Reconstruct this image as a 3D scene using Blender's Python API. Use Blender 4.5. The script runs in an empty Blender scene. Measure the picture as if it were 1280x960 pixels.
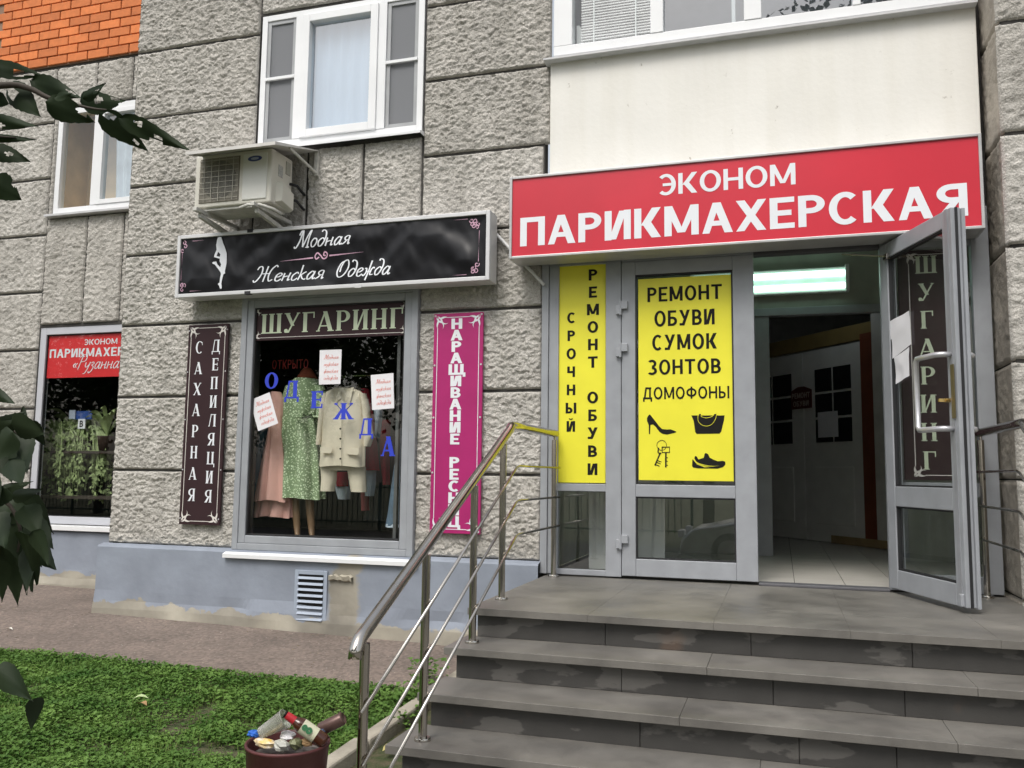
import bpy, math, random
import numpy as np
from mathutils import Vector, Matrix
random.seed(7); rng = np.random.default_rng(7)
S = bpy.context.scene; COL = S.collection
# ------------------------------------------------------------------ camera (solved from the 0.6 m stone courses)
F = 1077.46; YAW, PITCH, ROLL = 0.301977, 0.103739, 0.0123915; CAM = np.array([0., -5.84549, .60743])
def cam_axes():
    f = np.array([-math.sin(YAW)*math.cos(PITCH), math.cos(YAW)*math.cos(PITCH), math.sin(PITCH)])
    r = np.array([math.cos(YAW), math.sin(YAW), 0.]); u = np.cross(r, f)
    return (math.cos(ROLL)*r+math.sin(ROLL)*u, -math.sin(ROLL)*r+math.cos(ROLL)*u, f)
CR, CU, CF = cam_axes()
cd = bpy.data.cameras.new('camera'); cd.sensor_width = 36; cd.lens = F/1280*36; cd.clip_start = .05; cd.clip_end = 500
cam = bpy.data.objects.new('camera', cd); COL.objects.link(cam); S.camera = cam
M4 = Matrix([[CR[i], CU[i], -CF[i], CAM[i]] for i in range(3)]+[[0, 0, 0, 1]]); cam.matrix_world = M4
# ------------------------------------------------------------------ overcast daylight
SUN_EL, SUN_AZ = math.radians(56), math.radians(190)      # azimuth from +y clockwise: high, behind the camera
W = bpy.data.worlds.new('World'); S.world = W; W.use_nodes = True
nt = W.node_tree; bg = nt.nodes['Background']
sky = nt.nodes.new('ShaderNodeTexSky'); sky.sky_type = 'NISHITA'; sky.sun_disc = False
sky.sun_elevation = SUN_EL; sky.sun_rotation = SUN_AZ; sky.dust_density = 4; sky.air_density = 1.5
hs = nt.nodes.new('ShaderNodeHueSaturation'); hs.inputs['Saturation'].default_value = .34
nt.links.new(sky.outputs[0], hs.inputs['Color']); nt.links.new(hs.outputs[0], bg.inputs[0]); bg.inputs[1].default_value = .15
sl = bpy.data.lights.new('sun', 'SUN'); sl.energy = 1.3; sl.angle = math.radians(25); sl.color = (1, .96, .90)
so = bpy.data.objects.new('sun', sl); COL.objects.link(so)
sd = Vector((math.sin(SUN_AZ)*math.cos(SUN_EL), math.cos(SUN_AZ)*math.cos(SUN_EL), math.sin(SUN_EL)))
so.rotation_euler = sd.to_track_quat('Z', 'Y').to_euler(); so.location = (0, -8, 12)
S.view_settings.view_transform = 'Standard'; S.view_settings.look = 'None'; S.view_settings.gamma = 1
S.view_settings.use_curve_mapping = False; S.view_settings.exposure = .38
# ------------------------------------------------------------------ pixel helpers (a pixel is a direction; the plane it lies on gives the distance)
def ray(px, py): return CF+(px-640)/F*CR-(py-480)/F*CU
def atY(px, py, y=0.): d = ray(px, py); return CAM+d*((y-CAM[1])/d[1])
def atX(px, py, x): d = ray(px, py); return CAM+d*((x-CAM[0])/d[0])
def atZ(px, py, z): d = ray(px, py); return CAM+d*((z-CAM[2])/d[2])
def atD(px, py, dep): return CAM+ray(px, py)*dep
def gz(x, y):
    x = np.asarray(x, float); y = np.asarray(y, float)
    return -.545-.0155*(np.clip(x, -9, 3)+5.28)+.065*np.clip(y, -6.5, 0)
def atG(px, py):
    d = ray(px, py); t = 4.
    for _ in range(40):
        p = CAM+d*t; t += (p[2]-gz(p[0], p[1]))/-d[2]*.8
    return CAM+d*t
def rectY(pts, y):   # pixel corners -> x0,x1,z0,z1 : pts = TL,TR,BL,BR
    q = [atY(*p, y) for p in pts]
    return ((q[0][0]+q[2][0])/2, (q[1][0]+q[3][0])/2, (q[2][2]+q[3][2])/2, (q[0][2]+q[1][2])/2)
# ------------------------------------------------------------------ materials
MATS = {}
def mat(name, col, rough=.6, metal=0, var=.12, vs=6., bump=0., bs=60., spec=.5, col2=None, det=4, trans=0, coat=0):
    if name in MATS: return MATS[name]
    m = bpy.data.materials.new(name); m.use_nodes = True; t = m.node_tree; n = t.nodes; b = n['Principled BSDF']
    b.inputs['Roughness'].default_value = rough; b.inputs['Metallic'].default_value = metal
    b.inputs['Specular IOR Level'].default_value = spec
    if coat: b.inputs['Coat Weight'].default_value = coat; b.inputs['Coat Roughness'].default_value = .08
    c2 = col2 or tuple(c*(1-var) for c in col); c1 = col if col2 else tuple(min(1, c*(1+var)) for c in col)
    geo = n.new('ShaderNodeNewGeometry')
    no = n.new('ShaderNodeTexNoise'); no.inputs['Scale'].default_value = vs; no.inputs['Detail'].default_value = det
    t.links.new(geo.outputs['Position'], no.inputs['Vector'])
    cr = n.new('ShaderNodeValToRGB'); cr.color_ramp.elements[0].position = .3; cr.color_ramp.elements[1].position = .7
    cr.color_ramp.elements[0].color = (*c2, 1); cr.color_ramp.elements[1].color = (*c1, 1)
    t.links.new(no.outputs['Fac'], cr.inputs[0]); t.links.new(cr.outputs[0], b.inputs['Base Color'])
    if bump:
        n2 = n.new('ShaderNodeTexNoise'); n2.inputs['Scale'].default_value = bs; n2.inputs['Detail'].default_value = 5
        t.links.new(geo.outputs['Position'], n2.inputs['Vector'])
        bp = n.new('ShaderNodeBump'); bp.inputs['Strength'].default_value = bump; bp.inputs['Distance'].default_value = .01
        t.links.new(n2.outputs['Fac'], bp.inputs['Height']); t.links.new(bp.outputs[0], b.inputs['Normal'])
    if trans: b.inputs['Transmission Weight'].default_value = trans
    MATS[name] = m; return m
def N(m): return m.node_tree.nodes, m.node_tree.links, m.node_tree.nodes['Principled BSDF']
def glass(name, tint=(.93, .96, .95), refl=1.6):
    if name in MATS: return MATS[name]
    m = bpy.data.materials.new(name); m.use_nodes = True; t = m.node_tree; t.nodes.remove(t.nodes['Principled BSDF'])
    o = t.nodes['Material Output']; mx = t.nodes.new('ShaderNodeMixShader'); tr = t.nodes.new('ShaderNodeBsdfTransparent')
    gl = t.nodes.new('ShaderNodeBsdfGlossy'); lw = t.nodes.new('ShaderNodeLayerWeight'); lw.inputs['Blend'].default_value = .5; f0 = 1.5*((refl-1)/(refl+1))**2
    pw = t.nodes.new('ShaderNodeMath'); pw.operation = 'POWER'; t.links.new(lw.outputs['Facing'], pw.inputs[0]); pw.inputs[1].default_value = 5
    fr = t.nodes.new('ShaderNodeMath'); fr.operation = 'MULTIPLY_ADD'; t.links.new(pw.outputs[0], fr.inputs[0]); fr.inputs[1].default_value = 1-f0; fr.inputs[2].default_value = f0
    tr.inputs[0].default_value = (*tint, 1); gl.inputs['Roughness'].default_value = .005
    t.links.new(fr.outputs[0], mx.inputs[0]); t.links.new(tr.outputs[0], mx.inputs[1]); t.links.new(gl.outputs[0], mx.inputs[2])
    t.links.new(mx.outputs[0], o.inputs[0]); MATS[name] = m; return m
def emit(name, col, s):
    m = bpy.data.materials.new(name); m.use_nodes = True; b = m.node_tree.nodes['Principled BSDF']
    b.inputs['Base Color'].default_value = (*col, 1); b.inputs['Emission Color'].default_value = (*col, 1); b.inputs['Emission Strength'].default_value = s
    return m
# ------------------------------------------------------------------ object helpers
WL = {}
def link(o, parent):
    COL.objects.link(o)
    if parent is not None: o.parent = parent
def tag(o, label=None, cat=None, group=None, kind=None):
    if label: o['label'] = label
    if cat: o['category'] = cat
    if group: o['group'] = group
    if kind: o['kind'] = kind
    return o
def empty(name, loc, label=None, cat=None, group=None, parent=None):
    o = bpy.data.objects.new(name, None); o.empty_display_size = .1; link(o, parent)
    pl = WL[parent.name] if parent else np.zeros(3); WL[o.name] = np.array(loc, float); o.location = np.array(loc)-pl
    return tag(o, label, cat, group)
def mesh_fast(name, V, Fq, m, parent=None, smooth=False):
    """V (n,3) world, Fq (k,3|4) int array"""
    V = np.asarray(V, float); Fq = np.asarray(Fq, np.int32); k = Fq.shape[1]
    c = np.array([(V[:, 0].min()+V[:, 0].max())/2, (V[:, 1].min()+V[:, 1].max())/2, V[:, 2].min()])
    me = bpy.data.meshes.new(name); me.vertices.add(len(V)); me.vertices.foreach_set('co', (V-c).astype(np.float32).ravel())
    me.loops.add(Fq.size); me.loops.foreach_set('vertex_index', Fq.ravel()); me.polygons.add(len(Fq))
    me.polygons.foreach_set('loop_start', np.arange(0, Fq.size, k, dtype=np.int32))
    me.polygons.foreach_set('use_smooth', np.full(len(Fq), smooth)); me.update(calc_edges=True); me.validate()
    if m: me.materials.append(m)
    o = bpy.data.objects.new(name, me); link(o, parent); pl = WL[parent.name] if parent else np.zeros(3)
    WL[o.name] = c; o.location = c-pl; return o
class B:
    def __init__(s): s.v = []; s.f = []; s.marks = []
    def add(s, vs, fs):
        k = len(s.v); s.v += [tuple(map(float, q)) for q in vs]; s.f += [tuple(i+k for i in f) for f in fs]; return s
    def box(s, x0, x1, y0, y1, z0, z1):
        return s.add([(x0, y0, z0), (x1, y0, z0), (x1, y1, z0), (x0, y1, z0), (x0, y0, z1), (x1, y0, z1), (x1, y1, z1), (x0, y1, z1)],
                     [(3, 2, 1, 0), (4, 5, 6, 7), (0, 1, 5, 4), (1, 2, 6, 5), (2, 3, 7, 6), (3, 0, 4, 7)])
    def obox(s, o, a, b, c):   # origin + three edge vectors
        o, a, b, c = map(np.array, (o, a, b, c))
        return s.add([o, o+a, o+a+b, o+b, o+c, o+a+c, o+a+b+c, o+b+c], [(3, 2, 1, 0), (4, 5, 6, 7), (0, 1, 5, 4), (1, 2, 6, 5), (2, 3, 7, 6), (3, 0, 4, 7)])
    def tube(s, pts, r, n=10, cap=True, flat=None):
        P_ = [np.array(p, float) for p in pts]; k = len(P_); R_ = r if hasattr(r, '__len__') else [r]*k; vs = []; prev = None
        for i, p in enumerate(P_):
            d = P_[min(i+1, k-1)]-P_[max(i-1, 0)]; d /= np.linalg.norm(d)+1e-9
            ref = prev if prev is not None else (np.array([0, 0, 1.]) if abs(d[2]) < .9 else np.array([1., 0, 0]))
            a = np.cross(d, ref); a /= np.linalg.norm(a)+1e-9; b = np.cross(a, d); prev = b
            for j in range(n):
                t = 2*math.pi*j/n; vs.append(p+R_[i]*(math.cos(t)*a+math.sin(t)*b))
        fs = [(i*n+j, i*n+(j+1) % n, (i+1)*n+(j+1) % n, (i+1)*n+j) for i in range(k-1) for j in range(n)]
        if cap: fs += [tuple(range(n-1, -1, -1)), tuple((k-1)*n+j for j in range(n))]
        return s.add(vs, fs)
    def cyl(s, p0, p1, r, n=16): return s.tube([p0, p1], r, n)
    def prism(s, poly, fn, d0, d1):   # poly (u,v) list CCW, fn(u,v,d)->xyz
        n = len(poly); vs = [fn(u, v, d0) for u, v in poly]+[fn(u, v, d1) for u, v in poly]
        return s.add(vs, [tuple(range(n)), tuple(range(2*n-1, n-1, -1))]+[(i, i+n, (i+1) % n+n, (i+1) % n) for i in range(n)])
    def face(s, pts): return s.add(pts, [tuple(range(len(pts)))])
    def lathe(s, prof, c, n=24, ax=(0, 0, 1)):   # prof (r, h)
        ax = np.array(ax, float); ax /= np.linalg.norm(ax); a = np.cross(ax, (0.3, .9, .1)); a /= np.linalg.norm(a); b = np.cross(ax, a); c = np.array(c, float)
        vs = [c+ax*h+r*(math.cos(2*math.pi*j/n)*a+math.sin(2*math.pi*j/n)*b) for r, h in prof for j in range(n)]
        return s.add(vs, [(i*n+j, i*n+(j+1) % n, (i+1)*n+(j+1) % n, (i+1)*n+j) for i in range(len(prof)-1) for j in range(n)])
    def build(s, name, m, parent=None, smooth=False, bevel=0., seg=2):
        if len(s.marks) > 1:     # lettering: every letter a part of its own
            mk = s.marks+[len(s.f)]; o = None
            for a, b in zip(mk, mk[1:]):
                if a == b: continue
                q = B(); fs = s.f[a:b]; lo = min(i for f in fs for i in f); hi = max(i for f in fs for i in f); q.add(s.v[lo:hi+1], [tuple(i-lo for i in f) for f in fs]); o = q.build('letter', m, parent)
            return o
        V = np.array(s.v); c = np.array([(V[:, 0].min()+V[:, 0].max())/2, (V[:, 1].min()+V[:, 1].max())/2, V[:, 2].min()])
        me = bpy.data.meshes.new(name); me.from_pydata([tuple(q) for q in V-c], [], s.f); me.update()
        if smooth: me.polygons.foreach_set('use_smooth', [True]*len(me.polygons))
        if m: me.materials.append(m)
        o = bpy.data.objects.new(name, me); link(o, parent); pl = WL[parent.name] if parent else np.zeros(3)
        WL[o.name] = c; o.location = c-pl
        if bevel: md = o.modifiers.new('bevel', 'BEVEL'); md.width = bevel; md.segments = seg; md.limit_method = 'ANGLE'
        if smooth == 2 or bevel:
            pass
        return o
def autosmooth(o, ang=40):
    me = o.data; me.polygons.foreach_set('use_smooth', [True]*len(me.polygons)); me.set_sharp_from_angle(angle=math.radians(ang)); return o
# ------------------------------------------------------------------ noise (numpy)
def vn(x, y, seed=0):
    xi = np.floor(x).astype(np.int64); yi = np.floor(y).astype(np.int64); fx = x-xi; fy = y-yi
    fx = fx*fx*fx*(fx*(fx*6-15)+10); fy = fy*fy*fy*(fy*(fy*6-15)+10)
    def h(a, b):
        n = (a*374761393+b*668265263+seed*974711) & 0xffffffff; n = ((n ^ (n >> 13))*1274126177) & 0xffffffff
        return ((n ^ (n >> 16)) & 0xffff)/65535.
    return (h(xi, yi)*(1-fx)+h(xi+1, yi)*fx)*(1-fy)+(h(xi, yi+1)*(1-fx)+h(xi+1, yi+1)*fx)*fy
def relief(x, z, seed=0):
    wx = x+.024*vn(x/.04, z/.04, 11+seed)+.011*vn(x/.016, z/.016, 12+seed); wz = z+.024*vn(x/.04, z/.04, 23+seed)+.011*vn(x/.016, z/.016, 24+seed)
    a = np.abs(2*vn(wx/.048, wz/.034, 1+seed)-1); b = np.abs(2*vn(wx/.026, wz/.020, 2+seed)-1); c = vn(x/.2, z/.2, 3+seed); d = 1-np.abs(2*vn(wx/.038, wz/.028, 5+seed)-1); e = np.abs(2*vn(wx/.0155, wz/.0135, 7+seed)-1)
    return .010*a**.7+.010*b**.8+.004*c+.009*d**2+.007*e-.028
# ------------------------------------------------------------------ lettering: own Cyrillic stroke fonts
def glyph(c, t=.2, h=.17, s=0., w=1.):
    """polygons of a capital letter of height 1; t stem, h bar, s serif length; returns (polys, width)"""
    o = []; hs = h*.75 if s else 0; thin = t*.42 if s else t*.95
    def rc(x0, x1, y0, y1): o.append([(x0, y0), (x1, y0), (x1, y1), (x0, y1)])
    def V(x, y0=0, y1=1, tt=None):
        tt = tt or t; rc(x, x+tt, y0, y1)
        if s:
            if y0 == 0: rc(x-s, x+tt+s, 0, hs)
            if y1 == 1: rc(x-s, x+tt+s, 1-hs, 1)
    def Dg(x0, y0, x1, y1, wd, s0=True, s1=True):
        o.append([(x0, y0), (x0+wd, y0), (x1+wd, y1), (x1, y1)])
        if s:
            for (x, y, q) in ((x0, y0, s0), (x1, y1, s1)):
                if q and y == 0: rc(x-s, x+wd+s, 0, hs)
                if q and y == 1: rc(x-s, x+wd+s, 1-hs, 1)
    def Ar(cx, cy, rx, ry, a0, a1, tt=None, hh=None, n=14):
        tt = tt or t; hh = hh or h; P_ = [math.radians(a0+(a1-a0)*i/n) for i in range(n+1)]
        for i in range(n):
            q = []
            for a, k in ((P_[i], 1), (P_[i+1], 1), (P_[i+1], 0), (P_[i], 0)):
                q.append((cx+(rx if k else rx-tt)*math.cos(a), cy+(ry if k else ry-hh)*math.sin(a)))
            o.append(q)
    def bowl(x, y0, y1, xr, left=False):   # D-shaped bowl from a stem at x to xr
        ry = (y1-y0)/2; rx = min(abs(xr-x)*.75, ry*1.25)
        if not left:
            rc(x, xr-rx, y1-h, y1); rc(x, xr-rx, y0, y0+h); Ar(xr-rx, y0+ry, rx, ry, -90, 90)
        else:
            rc(xr+rx, x, y1-h, y1); rc(xr+rx, x, y0, y0+h); Ar(xr+rx, y0+ry, rx, ry, 90, 270)
    def tick(x, y0, y1): 
        if s: o.append([(x, y0), (x+h*.9, y0), (x+h*.9, y1), (x, y1)])
    W_ = .78*w
    if c == ' ': return [], .42*w
    if c == 'П': V(s); V(W_-t-s); rc(s, W_-s, 1-h, 1)
    elif c == 'Н': V(s); V(W_-t-s); rc(s, W_-s, .5-h/2, .5+h/2)
    elif c == 'И' or c == 'Й':
        V(s); V(W_-t-s); o.append([(s+t*.6, 0+.02), (s+t*.6+thin*1.1, .02), (W_-s-t*.6, .98), (W_-s-t*.6-thin*1.1, .98)])
        if c == 'Й': Ar(W_/2, 1.27, .2*w, .16, 190, 350, .1, .1, 8)
    elif c == 'Т': V(W_/2-t/2, 0, 1-h); rc(0, W_, 1-h, 1); tick(0, .78, 1); tick(W_-h*.9, .78, 1); (rc(W_/2-t/2-s, W_/2+t/2+s, 0, hs) if s else 0)
    elif c == 'Г': V(s); W_ = .62*w; rc(s, W_, 1-h, 1); tick(W_-h*.9, .7, 1)
    elif c == 'Е': W_ = .66*w; V(s); rc(s, W_, 0, h); rc(s, W_, 1-h, 1); rc(s, W_*.88, .5-h/2, .5+h/2); tick(W_-h*.9, 0, .26); tick(W_-h*.9, .76, 1); tick(W_*.88-h*.9, .38, .62)
    elif c == 'Р': W_ = .7*w; V(s); bowl(s+t*.5, .42, 1, W_)
    elif c == 'Б': W_ = .7*w; V(s); rc(s, W_*.9, 1-h, 1); bowl(s+t*.5, 0, .6, W_)
    elif c == 'В': W_ = .72*w; V(s); bowl(s+t*.5, 0, .56, W_); bowl(s+t*.5, .56-h, 1, W_*.94)
    elif c == 'Ь': W_ = .7*w; V(s); bowl(s+t*.5, 0, .58, W_)
    elif c == 'Ы': W_ = .98*w; V(s); bowl(s+t*.5, 0, .58, W_*.66); V(W_-t-s)
    elif c == 'А':
        W_ = .84*w; m = W_/2; Dg(s*.7, 0, m-thin*.62, 1, thin, s1=False); Dg(W_-t*1.05-s*.7, 0, m-t*.62, 1, t*1.1, s1=False); rc(W_*.22, W_*.76, .24, .24+h*.95)
    elif c == 'Х':
        W_ = .82*w; Dg(s*.7, 0, W_-thin*1.1-s*.7, 1, thin*1.15); Dg(W_-t*1.15-s*.7, 0, s*.7, 1, t*1.15)
    elif c == 'К':
        W_ = .78*w; V(s); o.append([(s+t*.9, .42), (s+t*.9+thin*1.25, .42), (W_-s*.5, 1), (W_-s*.5-thin*1.3, 1)]); o.append([(W_-t*1.3, 0), (W_, 0), (s+t*1.25+thin*.9, .62), (s+t*1.05, .5)])
        if s: rc(W_-t*1.3-s, W_+s*.5, 0, hs)
    elif c == 'Ж':
        W_ = 1.1*w; m = W_/2; V(m-t/2)
        for sg in (-1, 1):
            a = [(m+sg*t*.3, .44), (m+sg*(t*.3+thin*.3), .6), (m+sg*(W_/2-thin*.1), 1), (m+sg*(W_/2-thin*1.1), 1)]; b = [(m+sg*t*.25, .56), (m+sg*t*.7, .6), (m+sg*W_/2, 0), (m+sg*(W_/2-t*1.05), 0)]
            o.append(a if sg < 0 else a[::-1]); o.append(b if sg > 0 else b[::-1])
            if s: xx = m+sg*(W_/2-t*.5); rc(xx-t*.5-s*.6, xx+t*.5+s*.6, 0, hs); rc(xx-t*.3-s*.3, xx+t*.3+s*.3, 1-hs*1.5, 1)
    elif c == 'М':
        W_ = .98*w; V(s, tt=thin if s else None); V(W_-t-s); m = W_/2
        o.append([(m-t*.55, .02 if s else .1), (m+t*.35, .02 if s else .1), (s+t*1.1, 1), (s, 1)]); o.append([(m-t*.3, .02 if s else .1), (m+t*.5, .02 if s else .1), (W_-s, 1), (W_-s-t*1.1, 1)])
    elif c == 'О': W_ = .86*w; Ar(W_/2, .5, W_/2, .52, 0, 360, n=28)
    elif c == 'С': W_ = .78*w; Ar(W_*.54, .5, W_*.54, .52, 48, 312, n=22); tick(W_*.9-h*.3, .68, .92)
    elif c == 'Э': W_ = .76*w; Ar(W_*.46, .5, W_*.54, .52, -132, 132, n=22); rc(W_*.28, W_*.9, .5-h*.45, .5+h*.45)
    elif c == 'З': W_ = .68*w; Ar(W_*.42, .745, W_*.52, .275, -90, 140, n=14); Ar(W_*.42, .26, W_*.58, .28, -140, 90, n=14)
    elif c == 'Я':
        W_ = .74*w; V(W_-t-s); bowl(W_-s-t*.5, .42, 1, 0, True); o.append([(0, 0), (t*1.15, 0), (W_-s-t*.8, .5), (W_-s-t*1.8, .5)])
        if s: rc(-s*.3, t*1.15+s*.6, 0, hs)
    elif c == 'У':
        W_ = .8*w; o.append([(s*.6, 1), (W_*.52-t*.3, .34), (W_*.52+t*.6, .34), (s*.6+t*1.1, 1)][::-1]); o.append([(W_*.2, 0), (W_*.2+thin*1.1, 0), (W_-s*.6, 1), (W_-s*.6-thin*1.15, 1)])
        rc(W_*.02+s*.3, W_*.3, 0, h)
        if s: rc(0, s*1.2+t*1.2, 1-hs, 1); rc(W_-thin-s*1.6, W_, 1-hs, 1); Ar(W_*.13, .1, .1, .1, 0, 360, .099, .099, 12)
    elif c == 'Ч': W_ = .72*w; V(W_-t-s); V(s, .5, 1); rc(s, W_-s, .38, .38+h)
    elif c == 'Л': W_ = .8*w; V(W_-t-s); rc(W_*.28, W_-s, 1-h, 1); o.append([(W_*.06, .02), (W_*.06+thin*1.1, .02), (W_*.28+thin*1.1, 1), (W_*.28, 1)]); rc(0, W_*.16, 0, h*1.1)
    elif c == 'Д':
        W_ = .9*w; b0 = .0; rc(0, W_, 0, h); V(W_-t-.13*w, h, 1-h); rc(W_*.26, W_-.08*w, 1-h, 1); o.append([(W_*.1, h), (W_*.1+thin*1.05, h), (W_*.26+thin*1.05, 1), (W_*.26, 1)])
        rc(0, max(h, .5*t), -.2, h); rc(W_-max(h, .5*t), W_, -.2, h)
    elif c in 'ШЩ':
        W_ = 1.08*w; g = (W_-2*s-3*t)/2; V(s); V(s+t+g); V(W_-t-s); rc(s, W_-s, 0, h)
        if c == 'Щ': rc(W_-s-t*.1, W_+t*.55, 0, h); rc(W_+t*.55-max(.6*t, h), W_+t*.55, -.2, h)
    elif c == 'Ц': V(s); V(W_-t-s); rc(s, W_+t*.4, 0, h); rc(W_+t*.4-max(h, .5*t), W_+t*.4, -.22, h)
    elif c == 'Ф': W_ = .98*w; V(W_/2-t/2); Ar(W_/2, .52, W_/2, .36, 0, 360, n=28)
    elif c == '8': W_ = .62*w; Ar(W_/2, .74, W_*.44, .26, 0, 360, n=18); Ar(W_/2, .27, W_/2, .28, 0, 360, n=18)
    return o, W_
def planeY(y):   # facing the street: u=x, v=z, d forward (towards -y)
    return lambda u, v, d: (u, y-d, v)
def put(bld, polys, fn, d=.0012):
    for i, p in enumerate(polys):
        bld.face([fn(u, v, d+.00006*(i % 40)) for u, v in p])
def text(bld, string, fn, x0, x1, z0, z1, gap=.12, **st):
    x = 0; run = []
    for ch in string:
        g, w = glyph(ch, **st); run.append((g, x)); x += w+gap
    tot = x-gap; sx = (x1-x0)/tot; sz = z1-z0; ps = []
    for g, off in run: bld.marks.append(len(bld.f)); put(bld, [[(x0+(off+u)*sx, z0+v*sz) for u, v in p] for p in g], fn)
def column(bld, string, fn, xc, zt, zb, hgt, wid, top=None, **st):
    """letters one below another, each centred on xc"""
    n = len(string); xcs = xc if hasattr(xc, '__len__') else (xc, xc)
    for i, ch in enumerate(string):
        if ch == ' ': continue
        g, w = glyph(ch, **st); k = i/(n-1); zc = zt-hgt/2+(zb+hgt/2-(zt-hgt/2))*k; x = xcs[0]+(xcs[1]-xcs[0])*k
        bld.marks.append(len(bld.f)); put(bld, [[(x+(u-w/2)*wid, zc+(v-.5)*hgt) for u, v in p] for p in g], fn)
def crom(pts, n=7):
    P_ = [np.array(p, float) for p in pts]; P_ = [2*P_[0]-P_[1]]+P_+[2*P_[-1]-P_[-2]]; out = []
    for i in range(1, len(P_)-2):
        for k in range(n):
            t = k/n; a, b, c, d = P_[i-1:i+3]; out.append(.5*(2*b+(c-a)*t+(2*a-5*b+4*c-d)*t*t+(3*b-a-3*c+d)*t**3))
    return out+[P_[-2]]
def stroke(bld, pts, wd, fn, d=.0012, n=7, caln=.5, taper=False):
    q = crom(pts, n) if len(pts) > 2 else [np.array(p, float) for p in pts]; L = []; k = len(q)
    for i, p in enumerate(q):
        t = q[min(i+1, k-1)]-q[max(i-1, 0)]; t = t/(np.linalg.norm(t)+1e-9); nn = np.array([-t[1], t[0]])
        ww = wd*(1-caln+caln*abs(t[1]))/2
        if taper: ww *= max(.06, 1-abs(2*i/(k-1)-1)) if taper == 1 else max(.05, 1-i/(k-1))
        L.append((p+nn*ww, p-nn*ww))
    for i in range(k-1):
        dd = d+i*.00003; dn = d+(i+1)*.00003
        bld.face([fn(*L[i][1], dd), fn(*L[i+1][1], dn), fn(*L[i+1][0], dn), fn(*L[i][0], dd)])
SCR = {  # upright skeletons (x-height .48, cap 1.0); sheared when used
 'М': ([[(-.02,.1),(.05,.0),(.13,.1),(.2,.55),(.22,.98)], [(.1,.72),(.15,.95),(.24,.97),(.33,.5),(.42,.05)], [(.42,.05),(.52,.5),(.66,1.0),(.66,.5),(.67,.03),(.76,.03)],[(.57,.02),(.78,.02)]], .8),
 'о': ([[(.3,.42),(.16,.47),(.05,.25),(.12,.02),(.26,.06),(.34,.28),(.27,.45),(.18,.44)]], .38),
 'д': ([[(.32,.36),(.2,.46),(.05,.28),(.1,.03),(.24,.06),(.33,.3),(.34,.6),(.26,.84),(.1,.92),(.06,.82)]], .4),
 'н': ([[(.04,.46),(.05,.2),(.05,.0)], [(.05,.22),(.18,.27),(.3,.27)], [(.31,.48),(.3,.2),(.32,.02),(.4,.08)]], .42),
 'а': ([[(.3,.4),(.18,.47),(.05,.25),(.1,.02),(.22,.08),(.32,.34)], [(.33,.47),(.31,.15),(.35,.02),(.43,.09)]], .43),
 'я': ([[(.33,.47),(.32,.2),(.33,.02),(.4,.08)], [(.33,.46),(.2,.48),(.1,.38),(.16,.25),(.32,.24)], [(.22,.24),(.12,.08),(.02,.02)]], .42),
 'Ж': ([[(.0,.12),(.08,.0),(.2,.12),(.3,.5),(.24,.85),(.1,.88),(.02,.72)], [(.5,.0),(.5,.9)], [(.28,.47),(.72,.47)], [(.98,.82),(.88,.92),(.72,.7),(.68,.35),(.78,.03),(.95,.1)]], 1.0),
 'е': ([[(.06,.24),(.2,.26),(.3,.38),(.2,.47),(.07,.34),(.08,.08),(.2,.0),(.34,.12)]], .36),
 'с': ([[(.3,.38),(.2,.47),(.06,.3),(.08,.06),(.2,.0),(.34,.12)]], .35),
 'к': ([[(.06,.85),(.06,.4),(.05,.0)], [(.32,.46),(.18,.36),(.07,.24)], [(.12,.27),(.22,.1),(.34,.02),(.4,.07)]], .4),
 'О': ([[(.42,.95),(.14,.8),(.06,.35),(.22,.02),(.46,.12),(.58,.55),(.48,.92),(.3,.9),(.2,.6),(.22,.3)]], .66),
 'ж': ([[(.0,.08),(.08,.02),(.16,.2),(.12,.42),(.03,.42)], [(.27,.85),(.27,.3),(.25,-.25)], [(.13,.24),(.42,.25)], [(.53,.4),(.45,.46),(.38,.3),(.4,.06),(.55,.06)]], .58),
 'у': ([[(.04,.46),(.06,.2),(.16,.14),(.3,.3)], [(.34,.47),(.28,.1),(.18,-.25),(.04,-.3)]], .38),
 'м': ([[(.02,.02),(.1,.45),(.2,.08),(.34,.46),(.36,.05),(.44,.08)]], .46),
 'з': ([[(.05,.4),(.16,.47),(.25,.37),(.12,.26),(.26,.14),(.2,-.12),(.06,-.26),(.0,-.14)]], .32),
 'Р': ([[(.1,.0),(.16,.5),(.2,.95)], [(.02,.8),(.2,.98),(.48,.92),(.46,.58),(.2,.5)]], .5),
 '«': ([[(.14,.42),(.04,.27),(.14,.12)], [(.28,.42),(.18,.27),(.28,.12)]], .32),
 ' ': ([], .35)}
def script(bld, string, fn, p0, p1, cap, wd, shear=.28, spread=1., n=6):
    """baseline from p0 to p1 (plane coordinates), cap height cap"""
    p0 = np.array(p0, float); p1 = np.array(p1, float); tot = sum(SCR[c][1] for c in string); x = 0
    ax = (p1-p0)/tot; up = np.array([-ax[1], ax[0]]); up /= np.linalg.norm(up)
    for k, c in enumerate(string):
        bld.marks.append(len(bld.f))
        for j, st in enumerate(SCR[c][0]):
            stroke(bld, [p0+ax*(x+u+v*shear)+up*v*cap for u, v in st], wd, fn, d=.0012+.0002*j+.0007*(k % 2), n=n)
        x += SCR[c][1]
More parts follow.
